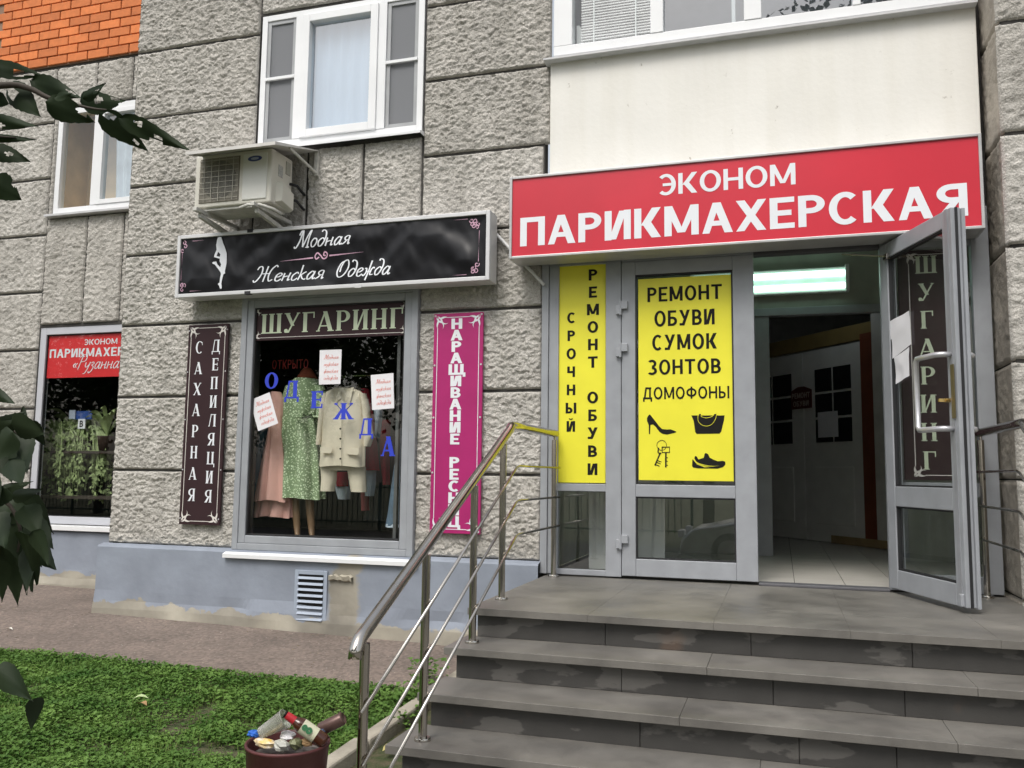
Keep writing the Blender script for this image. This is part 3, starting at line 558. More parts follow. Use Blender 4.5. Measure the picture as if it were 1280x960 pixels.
def fpath(X, Y, Z):
    t = (Y-.02)/(-1.); ey = edge_y(X)+.05*(vn(X*2.5, X*0, 3)-.5)+.03*(vn(X*11, X*0, 4)-.5); yb = np.where(X < XL, 1.0, .02)
    Yn = yb+(ey-yb)*t; return X, Yn, gz(X, Yn)+.004+.012*vn(X*1.3, Yn*1.3, 6)*t*(1-t)*4
sheet('asphalt_path', np.r_[np.linspace(-12, -1.2, 160)], .02-np.linspace(0, 1, 24), 0, ASPH, fpath)
# road and far pavement behind the camera (seen only in the glass)
sheet('road', np.linspace(-40, 40, 9), np.linspace(-14.0, -8.6, 6), .02, mat('road_asphalt', (.06, .06, .062), .9, var=.15, vs=2, bump=.3, bs=120))
PAVE = mat('paving_stone', (.33, .31, .27), .9, var=.2, vs=6, bump=.4, bs=60)
sheet('forecourt', np.linspace(-1.0, 4.0, 21), np.linspace(-8.5, -2.2, 26), -.006, mat('paving_joint', (.16, .15, .13), .95, var=.3, vs=9))
# kerb between lawn and forecourt
K0, K1 = atG(548, 868), atG(425, 955); kd = (K1-K0)/np.linalg.norm(K1-K0); KL = 4.2
nk = np.array([-kd[1], kd[0], 0]); nk = nk if nk[0] < 0 else -nk
def kpt(t, o): p = K0+kd*t+nk*o; return np.array([p[0], p[1], float(gz(p[0], p[1]))])
KERB = mat('kerb_concrete', (.36, .33, .27), .95, var=.25, vs=7, bump=.5, bs=45)
kerb = empty('kerb', kpt(0, 0), 'low weathered concrete kerb between lawn and paving beside the steps', 'kerb')
t = -.35
while t < 1.9:
    L = .62; p = kpt(t, -.05); q = kpt(t+L-.012, -.05); b = B(); up = random.uniform(.045, .06)
    b.obox(p-np.array([0, 0, .15]), q-p, nk*.085, (0, 0, .15+up)); b.build('kerb_stone', KERB, kerb, bevel=.012, seg=2); t += L
# a few paving blocks between kerb and steps
pav = empty('paving', kpt(.3, -.3), parent=None); tag(pav, 'grey paving blocks wedged between the kerb and the steps', 'paving'); pm = None
for i in range(6):
    for j in range(14):
        x = -1.98+i*.125+(.06 if j % 2 else 0); y = -2.2-j*.105
        if (np.array([x, y, 0])-K0)[:2]@(-nk[:2]) < .12: continue
        z = float(gz(x, y))
        B().box(x, x+.115, y, y+.095, z-.05, z+.012+random.uniform(-.004, .004)).build('paving_block', PAVE, pav, bevel=.006, seg=1)
# ------------------------------------------------------------------ steps
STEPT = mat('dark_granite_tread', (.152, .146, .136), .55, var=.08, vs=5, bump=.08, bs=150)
n_, l_, b_ = N(STEPT); g_ = n_.new('ShaderNodeNewGeometry')
s1 = n_.new('ShaderNodeTexNoise'); s1.inputs['Scale'].default_value = 2.2; s1.inputs['Detail'].default_value = 9; s1.inputs['Roughness'].default_value = .65; l_.new(g_.outputs['Position'], s1.inputs['Vector'])
c0 = b_.inputs['Base Color'].links[0].from_socket
l_.new(mult(n_, l_, c0, ramp(n_, l_, s1.outputs['Fac'], .33, (.70, .69, .68), .68, (1.32, 1.30, 1.25))), b_.inputs['Base Color'])
l_.new(ramp(n_, l_, s1.outputs['Fac'], .3, (.3, .3, .3), .7, (.62, .62, .62)), b_.inputs['Roughness'])
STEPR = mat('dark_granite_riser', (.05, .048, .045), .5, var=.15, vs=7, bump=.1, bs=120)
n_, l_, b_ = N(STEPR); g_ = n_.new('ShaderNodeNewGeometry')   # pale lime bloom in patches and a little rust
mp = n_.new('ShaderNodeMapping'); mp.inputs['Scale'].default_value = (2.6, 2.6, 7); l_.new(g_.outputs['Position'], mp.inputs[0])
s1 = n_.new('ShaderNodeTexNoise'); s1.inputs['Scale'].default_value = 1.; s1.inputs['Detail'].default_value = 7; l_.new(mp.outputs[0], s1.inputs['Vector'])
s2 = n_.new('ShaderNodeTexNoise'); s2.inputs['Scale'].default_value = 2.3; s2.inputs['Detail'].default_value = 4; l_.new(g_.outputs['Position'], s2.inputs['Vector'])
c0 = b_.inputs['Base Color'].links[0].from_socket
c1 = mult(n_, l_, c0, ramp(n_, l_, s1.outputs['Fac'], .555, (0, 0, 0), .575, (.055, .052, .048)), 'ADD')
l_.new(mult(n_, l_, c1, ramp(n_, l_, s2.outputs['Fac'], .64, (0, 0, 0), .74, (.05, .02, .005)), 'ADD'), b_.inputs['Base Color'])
steps = empty('entrance_steps', (0, -1.4, -.75), 'dark grey granite steps with a wide landing before the entrance', 'steps')
SX0, SX1 = -1.565, 1.42
LZ = -.086; SY = [-1.55, -1.825, -2.115, -2.40, -2.69]; SZ = [LZ-.15*i for i in range(5)]
xj = [SX0, -.93, -.32, .29, .90, SX1]
for k in range(3):   # landing slabs
    ya, yb = (-1.55, -1.04, -.53, .05)[k:k+2]
    for i in range(5):
        sh = .0
        B().box(xj[i]+.0004, xj[i+1]-.0004, ya+.0004, yb-.0004, LZ-.035, LZ+random.uniform(-.0004, .0004)).build('landing_slab', STEPT, steps, bevel=.0005, seg=1)
tj = [[SX0-.02, -.33, .75, SX1], [SX0-.03, -.42, .62, SX1], [SX0-.05, -.1, .9, SX1], [SX0-.06, -.5, .7, SX1]]
for k in range(1, 5):
    ya, yb, z = SY[k], SY[k-1]+.05, SZ[k]
    for i in range(3): B().box(tj[k-1][i]+.0006, tj[k-1][i+1]-.0006, ya, yb, z-.035, z+random.uniform(-.0008, .0008)).build('tread', STEPT, steps, bevel=.002, seg=2)
for k in range(5):
    z1 = SZ[k]-.035; z0 = SZ[k+1]-.0 if k < 4 else -1.0; y = SY[k]+.045
    rj = [SX0+.04-.01*k, -.85+.13*k, -.15+.1*k, .55-.07*k, SX1]
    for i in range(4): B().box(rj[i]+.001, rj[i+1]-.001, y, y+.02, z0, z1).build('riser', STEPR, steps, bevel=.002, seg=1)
b = B()
for k in range(5): b.box(SX0+.043-.01*k, SX1-.01, SY[k]+.066, .03 if k == 0 else SY[k-1]+.064, -1.0, SZ[k]-.0355)
b.build('step_core', STEPR, steps)
# ------------------------------------------------------------------ railings
def railing(xp, label, mirror=False):
    r = empty('handrail', (xp, -1.3, LZ), label, 'railing', 'stainless railings beside the steps'); X = xp
    A = atX(697, 541, -1.5); Bn = atX(637, 534, -1.5); C_ = atX(452, 800, -1.48); zt = (A[2]+Bn[2])/2
    top = [(X, -.03, zt), (X, Bn[1]+.04, zt), (X, Bn[1], zt-.008), (X, Bn[1]-.03, zt-.03), (X, C_[1]+.03, C_[2]+.03*(zt-C_[2])/(Bn[1]-C_[1])), (X, C_[1], C_[2]-.0), (X, C_[1]-.025, C_[2]-.035), (X, C_[1]-.03, C_[2]-.065)]
    B().tube(top, .0255, 18).build('handrail_tube', STEEL, r, True)
    sl = (zt-C_[2])/(Bn[1]-C_[1])                       # slope of the falling part
    def rz(y): return zt if y > Bn[1] else zt-(Bn[1]-y)*sl
    posts = [(-.06, LZ), (-1.21, LZ), (-1.68, SZ[1]), (-2.29, SZ[3]), (-2.86, None)]
    for y, zb in posts:
        zb = float(gz(X, y)) if zb is None else zb
        p = B().cyl((X, y, zb), (X, y, rz(y)-.045), .019, 16).build('post', STEEL, r); autosmooth(p)
        B().lathe([(.0, .014), (.034, .014), (.036, .010), (.036, 0)], (X, y, zb), 20).build('base_flange', STEEL, p); autosmooth(bpy.data.objects[list(WL)[-1]])
        B().cyl((X, y, rz(y)-.05), (X, y, rz(y)-.018), .007, 8).build('pin', STEEL, p)
    for i, off in enumerate((.235, .435, .63)):
        zb_ = zt-off; xr = X+(.028 if not mirror else -.028); yb = Bn[1]+.02-.0*i
        ye = -2.93+.02*i
        pts = [(xr, -.02, zb_), (xr, yb+.06, zb_), (xr, yb, zb_-.012), (xr, yb-.06, zb_-.012-.06*sl), (xr, ye, zb_-(yb-ye)*sl)]
        B().tube(pts, .0075, 10).build('rod', STEEL, r, True)
    return r
railing(-1.49, 'chrome railing with three rods on the left side of the steps')
railing(1.15, 'chrome railing between the open door and the stone pilaster', True)
# ------------------------------------------------------------------ glazed entrance
ent = empty('glazed_entrance', (-.2, .05, LZ), 'grey aluminium glazed shop entrance under the red sign', 'entrance')
EZ = 2.30; FZ = LZ+.012
xs_ = {k: atY(p, 520, 0)[0] for k, p in dict(a=676, b=697, c=757, d=777, e=945, f=1108).items()}
xs_['f'] = .63; xs_['g'] = 1.255
def post(x0, x1, z0=FZ, z1=EZ, y0=0., y1=.07, name='post', m=ALU): return B().box(x0, x1, y0, y1, z0, z1).build(name, m, ent, bevel=.004)
post(xs_['a'], xs_['a']+.05); post(xs_['a']+.052, xs_['b'], y0=.012, z1=2.12); post(xs_['c'], xs_['d']-.004); post(xs_['f'], xs_['f']+.075)
post(xs_['g']-.10, xs_['g']); 
B().box(xs_['a']+.05, xs_['g'], .03, .10, 2.13, 2.7).build('header', ALUD, ent); B().box(xs_['e'], xs_['f'], .0, .07, 2.075, 2.13).build('transom', mat('shaded_transom', (.09, .09, .095), .5), ent, bevel=.003)  # dark header and transom colours hold the shade under the red sign
B().box(xs_['d'], xs_['e'], .0, .07, 2.085, 2.13).build('transom', ALU, ent, bevel=.003)
B().box(xs_['e'], xs_['f'], -.01, .10, LZ, LZ+.018).build('threshold', ALUD, ent, bevel=.004)
# left side light: yellow sheet above, glass below
sd_ = empty('side_light', (xs_['b'], .03, FZ), parent=ent); zy0 = (atY(697, 604)[2]+atY(757, 604)[2])/2; zg0 = atY(720, 712)[2]; zg1 = atY(720, 614)[2]
for a, c in ((zg1, zy0-.004), (FZ, zg0), (2.085, 2.125)): B().box(xs_['b'], xs_['c'], .008, .06, a, c).build('rail', ALU, sd_, bevel=.003)
pane(xs_['b'], xs_['c'], zg0, zg1, .035, sd_, glass('door_glass', (.9, .93, .92), 2.1)); pane(xs_['b'], xs_['c'], zy0, 2.085, .035, sd_)
# right side light behind the open leaf
sr_ = empty('side_light', (.9, .03, FZ), parent=ent); [B().box(.705, 1.155, .008, .06, a, c).build('rail', ALU, sr_, bevel=.003) for a, c in ((FZ, FZ+.10), (.50, .585), (2.06, 2.13))]
pane(.705, 1.155, FZ+.1, .50, .035, sr_); pane(.705, 1.155, .585, 2.06, .035, sr_)
def leaf(o, a, n, wd, zb, zt, name, label, mid, s2=.092):
    """door leaf: o hinge bottom corner (x,y), a unit along, n unit out of the face"""
    d = empty(name, (o[0], o[1], zb), parent=ent); d['label'] = label; a3 = np.array([a[0], a[1], 0]); n3 = np.array([n[0], n[1], 0]); O = np.array([o[0], o[1], 0]); T = .055
    def bx(u0, u1, z0, z1, t0, t1, nm, m, par=d, bev=.004): return B().obox(O+a3*u0+n3*t0+np.array([0, 0, z0]), a3*(u1-u0), n3*(t1-t0), (0, 0, z1-z0)).build(nm, m, par, bevel=bev)
    s = .095; bt = .115
    bx(0, s, zb, zt, -T, 0, 'stile', ALU); bx(wd-s2, wd, zb, zt, -T, 0, 'stile', ALU); bx(s+.0005, wd-s2-.0005, zb, zb+bt, -T, -.0005, 'rail', ALU); bx(s+.0005, wd-s2-.0005, zt-s, zt, -T, -.0005, 'rail', ALU); bx(s+.0005, wd-s2-.0005, mid[0], mid[1], -T, -.0005, 'rail', ALU)
    for z0, z1 in ((zb+bt, mid[0]), (mid[1], zt-s)):
        g = .010
        bx(s, s+g, z0, z1, -.04, -.008, 'gasket', RUB, d, 0); bx(wd-s2-g, wd-s2, z0, z1, -.04, -.008, 'gasket', RUB, d, 0); bx(s+g, wd-s2-g, z0, z0+g, -.04, -.008, 'gasket', RUB, d, 0); bx(s+g, wd-s2-g, z1-g, z1, -.04, -.008, 'gasket', RUB, d, 0)
        P0 = O+a3*(s+.005)-n3*.02; P1 = O+a3*(wd-s2-.005)-n3*.02
        B().face([(*P0[:2], z0), (*P1[:2], z0), (*P1[:2], z1), (*P0[:2], z1)]).build('pane', glass('door_glass', (.9, .93, .92), 2.1), d)
    return d, bx
dl, bx = leaf((xs_['d'], .0), (1, 0), (0, -1), xs_['e']-xs_['d']-.002, LZ+.022, 2.083, 'door', 'closed left leaf with the yellow repair notice', (zy0-.085, zy0-.002), .135)
for zc in (atY(778, 385)[2], atY(778, 438)[2], atY(778, 677)[2]):
    h_ = B().box(xs_['d']-.035, xs_['d']-.006, -.026, -.0005, zc-.045, zc+.015).build('hinge', ALU, dl, bevel=.003); B().box(xs_['d']-.004, xs_['d']+.045, -.024, -.0005, zc-.01, zc+.045).build('hinge_plate', ALU, h_, bevel=.003); B().cyl((xs_['d']-.005, -.02, zc-.05), (xs_['d']-.005, -.02, zc+.05), .009, 10).build('hinge_pin', ALU, h_)
hx, hy = .628, -.02; fx, fy = .905, -.80; al = math.hypot(fx-hx, fy-hy); a_ = ((fx-hx)/al, (fy-hy)/al); nn_ = (a_[1], -a_[0]) if (a_[1] < 0 and True) else (-a_[1], a_[0])
do, bx = leaf((hx, hy), a_, nn_, al, LZ+.03, 2.075, 'door', 'right leaf standing wide open with pull handles', (.44, .56))
A3 = np.array([*a_, 0]); N3 = np.array([*nn_, 0]); O3 = np.array([hx, hy, 0])
bx(al-.062, al-.032, LZ+.03, 2.075, -.0, .004, 'seam', mat('seam_grey', (.28, .29, .31), .4), do, 0)
bx(al+.0005, al+.006, LZ+.03, 2.075, -.036, -.022, 'edge_gasket', RUB, do, 0); bx(al-.03, al+.012, LZ+.025, 2.07, -.075, -.0555, 'rebate', ALU, do, .003)
bx(al-.04, al-.012, LZ+.035, LZ+.10, .0, .02, 'bolt', ALU, do)
z0, z1 = .875, 1.275
for sgn in (1, -1):
    off = .0 if sgn > 0 else -.056; q = [(al-.05, off), (al-.05, off+sgn*.05), (al-.075, off+sgn*.075), (al-.22, off+sgn*.085), (al-.245, off+sgn*.085)]
    up = [O3+A3*u+N3*t+np.array([0, 0, z1]) for u, t in q]; lo = [O3+A3*u+N3*t+np.array([0, 0, z0]) for u, t in q]; m1 = O3+A3*(al-.262)+N3*(off+sgn*.085)
    path = up+[m1+np.array([0, 0, z1-.02]), m1+np.array([0, 0, z0+.02])]+lo[::-1]
    B().tube(path, .0155, 12).build('pull_handle', mat('satin_handle', (.55, .55, .57), .35, .6), do, True)
bx(al-.052, al-.018, .93, 1.22, .0045, .008, 'lock_plate', mat('brass_dull', (.25, .21, .12), .45, .8), do, .001)
B().cyl(O3+A3*(al-.075)+N3*0+np.array([0, 0, 1.03]), O3+A3*(al-.075)+N3*.03+np.array([0, 0, 1.03]), .012, 12).build('lock_cylinder', mat('brass', (.7, .5, .2), .25, 1), do); B().obox(O3+A3*(al-.082)+N3*.03+np.array([0, 0, 1.02]), A3*.014, N3*.035, (0, 0, .018)).build('key', MATS['brass'], do)
B().tube([O3+A3*.11+N3*.012+np.array([0, 0, 1.985]), np.array([.40, -.06, 2.03])], .006, 8).build('closer_arm', STEEL, do)
B().obox(O3+A3*.085+N3*.0+np.array([0, 0, 1.965]), A3*.05, N3*.022, (0, 0, .035)).build('closer_shoe', STEEL, do, bevel=.003)
# papers taped to the open leaf
def paper(fn, corners, name, label, cat, group=None, m=None, seed=1, amp=.006):
    n = 9; V = []; (p00, p10, p11, p01) = [np.array(c, float) for c in corners]
    for j in range(n+1):
        for i in range(n+1):
            s_, t_ = i/n, j/n; p = (p00*(1-s_)+p10*s_)*(1-t_)+(p01*(1-s_)+p11*s_)*t_; V.append(fn(p[0], p[1], .004+amp*float(vn(np.array(s_*3.+seed), np.array(t_*3.), seed))))
    Fq = [(j*(n+1)+i, j*(n+1)+i+1, (j+1)*(n+1)+i+1, (j+1)*(n+1)+i) for j in range(n) for i in range(n)]
    return tag(mesh_fast(name, V, Fq, m or mat('white_paper', (.80, .79, .82), .8, var=.03), None, True), label, cat, group)
fD = lambda u, v, d: tuple(O3+A3*u+N3*(-.018+d)+np.array([0, 0, v]))
paper(fD, ((.075, 1.335), (.34, 1.40), (.335, 1.60), (.06, 1.575)), 'notice_sheet', 'larger crumpled white paper sheet taped to the open door glass', 'paper', amp=.010)
paper(fD, ((.14, 1.18), (.30, 1.215), (.31, 1.385), (.13, 1.345)), 'notice_sheet', 'smaller white paper slip hanging below the larger sheet on the open door', 'paper', seed=5, amp=.008)
# ------------------------------------------------------------------ entrance hall behind the doors
HW = mat('hall_wall', (.62, .60, .55), .8); HZ = LZ+.012
def hs_(name, *bx_): 
    b = B()
    for q in bx_: b.box(*q)
    return tag(b.build(name, HW if 'floor' not in name else mat('tile_joint', (.07, .065, .06), .9)), kind='structure')
hf = hs_('hall_floor', (-1.6, 1.6, .1, 6, HZ-.05, HZ-.004)); hs_('hall_wall_left', (-1.65, -1.6, .4, 6, HZ, 2.7)); hs_('hall_wall_right', (1.6, 1.65, .36, 6, HZ, 2.7)); hs_('hall_wall_back', (-1.65, 1.65, 6, 6.05, HZ, 2.7)); hs_('hall_ceiling', (-1.65, 1.65, .11, 6.05, 2.7, 2.75))
B_T = mat('floor_tile', (.5, .48, .44), .35, var=.06, vs=3); tm = None
for i in range(9):
    for j in range(18):
        x, y = -1.16+i*.308, .11+j*.308
        if tm is None: tm = o = B().box(x+.002, x+.306, y+.002, y+.306, HZ-.003, HZ+.004).build('floor_tile', B_T, hf)
        else: o = tm.copy(); COL.objects.link(o); o.parent = hf; o.location = np.array([x+.154, y+.154, HZ-.003])-WL[hf.name]
WB = mat('white_board', (.72, .74, .73), .5, var=.04)
p_ = [atY(800, 690, .42), atY(831, 690, .42)]; o = B().box(p_[0][0]-.25, p_[1][0], .42, .44, HZ+.005, .9).build('white_board', WB, bevel=.006); tag(o, 'white board standing behind the lower pane of the closed door', 'board')
p_ = [atY(738, 690, .42), atY(757, 690, .42)]; o = B().box(p_[0][0], p_[1][0]+.08, .36, .38, HZ+.005, .8).build('white_board', WB, bevel=.006); tag(o, 'white board standing behind the narrow side light', 'board')
# vestibule partition with the lamp
Yv = 2.0; vp = empty('vestibule_partition', (.3, Yv, HZ), 'grey inner door frame inside the entrance hall below the lit lamp', 'door frame')
B().box(-.26, -.075, Yv, Yv+.07, HZ+.004, 2.02).build('post', ALU, vp, bevel=.004); B().box(.86, 1.0, Yv, Yv+.07, HZ+.004, 2.02).build('post', ALU, vp, bevel=.004); B().box(-.26, 1.0, Yv-.01, Yv+.08, 2.021, 2.09).build('header', ALU, vp, bevel=.004)
B().box(-1.6, 1.6, Yv+.01, Yv+.06, 2.092, 2.698).box(-1.6, -.262, Yv+.01, Yv+.06, HZ+.005, 2.09).box(1.002, 1.6, Yv+.01, Yv+.06, HZ+.005, 2.09).build('partition_wall', mat('vestibule_wall', (.36, .38, .33), .8), vp)
Ld = B().box(-.75, .60, Yv-.075, Yv+.005, 2.17, 2.46).build
lamp = empty('ceiling_lamp', (-.1, Yv-.05, 2.2), 'lit twin-tube fluorescent lamp glowing inside the doorway', 'lamp')
B().box(-.75, .585, Yv-.06, Yv+.008, 2.20, 2.42).build('housing', mat('lamp_white', (.7, .72, .7), .4), lamp, bevel=.01)
LE = emit('fluorescent_glow', (.66, 1, .84), 2.3)
for zc in (2.25, 2.36): B().cyl((-.72, Yv-.08, zc), (.555, Yv-.08, zc), .026, 14).build('tube', LE, lamp, True)
B().box(.56, .59, Yv-.12, Yv-.02, 2.195, 2.425).build('end_cap', MATS['lamp_white'], lamp, bevel=.004)
# white panelled double doors at the back of the hall (slanting partition)
q0 = atZ(967, 670, HZ+.01); q1 = atZ(1080, 683, HZ+.01); e_ = (q1-q0)[:2]; L_ = np.linalg.norm(e_); e_ = np.array([*(e_/L_), 0]); ne = np.array([e_[1], -e_[0], 0]); ztd = 1.98
WD = mat('white_door_paint', (.80, .79, .75), .5, var=.05); sp = (L_)*.40
def opanel(b, u0, u1, z0, z1, t0, t1): b.obox(q0*[1, 1, 0]+e_*u0+ne*t0+np.array([0, 0, z0]), e_*(u1-u0), ne*(t1-t0), (0, 0, z1-z0)); return b
hd = empty('panel_door', q0, 'white panelled double doors with small panes at the back of the hall', 'door')
for nm, u0, u1 in (('door_leaf', -.55, sp-.006), ('door_leaf', sp+.006, L_+.04)):
    lf = opanel(B(), u0, u1, HZ+.012, ztd, -.02, 0).build(nm, WD, hd, bevel=.004)
    w = u1-u0; g0, g1 = u0+w*.2, u1-w*.16
    for z0, z1 in ((.12, .72),): opanel(B(), g0, g1, z0, z1, 0, .012).build('raised_panel', WD, lf, bevel=.01)
    for c in range(2):
        for r_ in range(3):
            ga = g0+(g1-g0)*c/2+.012; gb = g0+(g1-g0)*(c+1)/2-.012; za = .98+.27*r_; opanel(B(), ga, gb, za, za+.245, .001, .004).build('pane', mat('dark_glass', (.012, .013, .014), .08), lf)
# brown door jamb and skirting
opanel(B(), L_+.045, L_+.20, HZ+.012, 2.05, -.03, .02).build('jamb', mat('red_brown_wood', (.20, .055, .025), .5), hd); opanel(B(), -.6, L_+.25, 2.0, 2.16, -.03, .01).build('lintel', mat('ochre_wood', (.28, .20, .07), .6), hd); opanel(B(), L_*.7, L_+.9, HZ+.011, HZ+.09, .021, .035).build('skirting', mat('light_wood', (.34, .24, .12), .5), hd)
hd2 = opanel(B(), L_+.205, L_+1.2, HZ+.012, 2.69, -.03, .018).build('slanting_wall', HW, hd)
fH = lambda u, v, d: tuple(q0*[1, 1, 0]+e_*u+ne*(.008+d)+np.array([0, 0, v]))
us = sp-.02; sg = empty('hanging_sign', fH(us, 1.42, .0), 'small dark red sign hung on the white hall doors', 'sign')
B().prism([(us-.17, 1.36), (us+.17, 1.36), (us+.17, 1.56), (us+.05, 1.60), (us-.05, 1.60), (us-.17, 1.56)], fH, 0, .01).build('board', mat('dark_red_board', (.10, .016, .012), .5), sg)
b = B(); fH2 = lambda u, v, d: fH(u, v, d+.0105); text(b, 'РЕМОНТ', fH2, us-.15, us+.15, 1.475, 1.535); text(b, 'ОБУВИ', fH2, us-.13, us+.13, 1.385, 1.445); b.build('lettering', mat('pale_letter', (.45, .38, .34), .6), sg)
paper(lambda u, v, d: fH(u, v, d+.006), ((sp+.25, 1.03), (sp+.56, 1.03), (sp+.56, 1.30), (sp+.25, 1.30)), 'notice_sheet', 'typed white notice on the pane of the white hall door', 'paper', amp=.001)
pz_ = np.array([.35, 3.4]); g = B().box(.12, .75, 3.0, 3.4, 2.60, 2.68).build('ceiling_grille', emit('added_louvre_glow', (.80, .92, 1.), .6)); tag(g, 'dim louvred ceiling fixture deep inside the hall with added glow', 'lamp')  # fixture itself is dim; its glow is added to brighten the back hall
# ------------------------------------------------------------------ signs
SWHITE = mat('sign_white', (.78, .80, .84), .45, var=.02)
RED = mat('red_sign_face', (.60, .028, .05), .30, var=.06, vs=2.2, bump=.12, bs=3.5)
yS = -.255
rx0, rx1, rz0, rz1 = rectY(((637, 222), (1228, 166), (637, 327), (1230, 282)), yS)
rs = empty('shop_sign', (rx0+1.4, -.15, rz0), 'long red light-box sign with white lettering over the entrance', 'sign')
B().box(rx0+.012, rx1-.012, -.242, -.032, rz0+.012, rz1-.012).build('box', mat('box_alu', (.42, .42, .43), .4, var=.05), rs)
frame(rx0, rx1, rz0, rz1, .018, -.262, -.03, 'frame', mat('frame_alu', (.50, .50, .50), .35, .3, var=.1), rs, .003)
B().box(rx0+.018, rx1-.018, -.25, -.2425, rz0+.018, rz1-.018).build('face', RED, rs)
fR = planeY(-.25); b = B(); st = dict(t=.21, h=.17)
a_1 = [atY(650.5, 273.6, -.25), atY(1208.4, 227.4, -.25), atY(650.5, 310.8, -.25), atY(1208.4, 266.7, -.25)]
text(b, 'ПАРИКМАХЕРСКАЯ', fR, a_1[0][0], a_1[1][0], (a_1[2][2]+a_1[3][2])/2, (a_1[0][2]+a_1[1][2])/2, gap=.10, **st); b.build('lettering', SWHITE, rs)
b = B(); a_1 = [atY(822, 218, -.25), atY(994, 204.6, -.25), atY(822, 244, -.25), atY(994, 231, -.25)]
text(b, 'ЭКОНОМ', fR, a_1[0][0], a_1[1][0], (a_1[2][2]+a_1[3][2])/2, (a_1[0][2]+a_1[1][2])/2, gap=.10, t=.18, h=.15); b.build('lettering', SWHITE, rs)
B().obox((rx0+.05, -.035, rz1-.22), (.012, 0, 0), (0, -.012, 0), (.0, 0, .2)).build('cable', mat('cable_white', (.7, .7, .7), .5), rs)
p0 = atY(617, 289, -.02); p1 = atY(680, 356, -.03)
B().tube([p0, (p0+p1)/2+np.array([0, .0, .0]), p1], .012, 8).build('stay', MATS['cable_white'], rs)
# black banner sign
yB = -.2; bx0, bx1, bz0, bz1 = -4.58, -1.937, 1.965, 2.472
bs_ = empty('shop_sign', (-3.26, -.1, bz0), 'black vinyl banner sign with white script lettering over the clothes window', 'sign')
frame(bx0, bx1, bz0, bz1, .03, yB, -.035, 'frame', mat('white_alu', (.66, .66, .67), .35, .1, var=.05), bs_, .004)
B().box(bx0+.03, bx1-.03, -.15, -.036, bz0+.03, bz1-.03).build('backing', MATS['box_alu'], bs_)
nx, nz = 220, 44; U, V_ = np.meshgrid(np.linspace(bx0+.028, bx1-.028, nx+1), np.linspace(bz0+.028, bz1-.028, nz+1))
def bdisp(U, V_):   # folds of the vinyl
    e = np.minimum(np.minimum(U-bx0, bx1-U), np.minimum(V_-bz0, bz1-V_))-.028; k = np.clip(e/.12, 0, 1)
    return 2.4*k*(.010*(vn((U+V_*1.3)/.22, V_/.5, 41)-.5)+.008*(vn((U-V_*.9)/.16, V_/.35, 42)-.5)+.005*(vn((U+V_*.4)/.07, V_/.2, 43)-.5))+.005*(1-k)*(vn(U/.045, V_/.2, 45)-.5)*np.clip(e/.03, 0, 1)
dd = bdisp(U, V_)
Yb = yB+.014-dd; i = np.arange(nz)[:, None]*(nx+1)+np.arange(nx)[None]
mesh_fast('banner', np.stack([U, Yb, V_], -1).reshape(-1, 3), np.stack([i, i+1, i+nx+2, i+nx+1], -1).reshape(-1, 4), mat('black_vinyl', (.009, .009, .011), .30, var=.1, spec=.32), bs_, True)
fB = lambda u, v, d: (u, yB+.0135-float(bdisp(np.array(u), np.array(v)))-d, v)
b = B()
def sp_(px, py): p = atY(px, py, yB); return (p[0], p[2])
script(b, 'Модная', fB, sp_(366, 310), sp_(436, 304.5), .135, .0125); b.build('lettering', SWHITE, bs_)
b = B(); script(b, 'Женская', fB, sp_(314, 352.5), sp_(402, 347.5), .135, .0125); b.build('lettering', SWHITE, bs_)
b = B(); script(b, 'Одежда', fB, sp_(416, 346.5), sp_(486, 342.5), .135, .0125); b.build('lettering', SWHITE, bs_)
PINKL = mat('pink_print', (.62, .38, .50), .5)
b = B(); c_ = sp_(400, 319.5); c_ = np.array(c_); w_ = .055
stroke(b, [c_+np.array(q)*.055 for q in ((-.35, -.1), (-.75, -.35), (-.95, .05), (-.6, .5), (-.1, .1), (.3, -.35), (.8, -.2), (.95, .3), (.55, .55), (.35, .15), (.7, .05))], .010, fB, caln=0)
stroke(b, [c_+np.array((-.07, -.008)), c_+np.array((-.36, -.016))], .012, fB, caln=0, taper=2); stroke(b, [c_+np.array((.07, .0)), c_+np.array((.36, .008))], .012, fB, caln=0, taper=2)
for sx, xx in ((1, bx0+.045), (-1, bx1-.085)):
    for sz, zz_ in ((1, bz0+.05), (-1, bz1-.05)):
        for q in range(7):
            a = random.random()*6.28; ox, oz = random.random()*.075, random.random()*.075
            if ox+oz > .10: continue
            stroke(b, [(xx+sx*(ox+.018*math.cos(a+t_)*(1-t_/9)), zz_+sz*(oz+.018*math.sin(a+t_)*(1-t_/9))) for t_ in np.linspace(0, 6, 8)], .006, fB, d=.0012+q*.0003, caln=0)
        stroke(b, [(xx+sx*.09, zz_), (xx+sx*.2, zz_)], .004, fB, caln=0, taper=2); stroke(b, [(xx, zz_+sz*.09), (xx, zz_+sz*.2)], .004, fB, caln=0, taper=2)
b.build('scroll_print', PINKL, bs_)
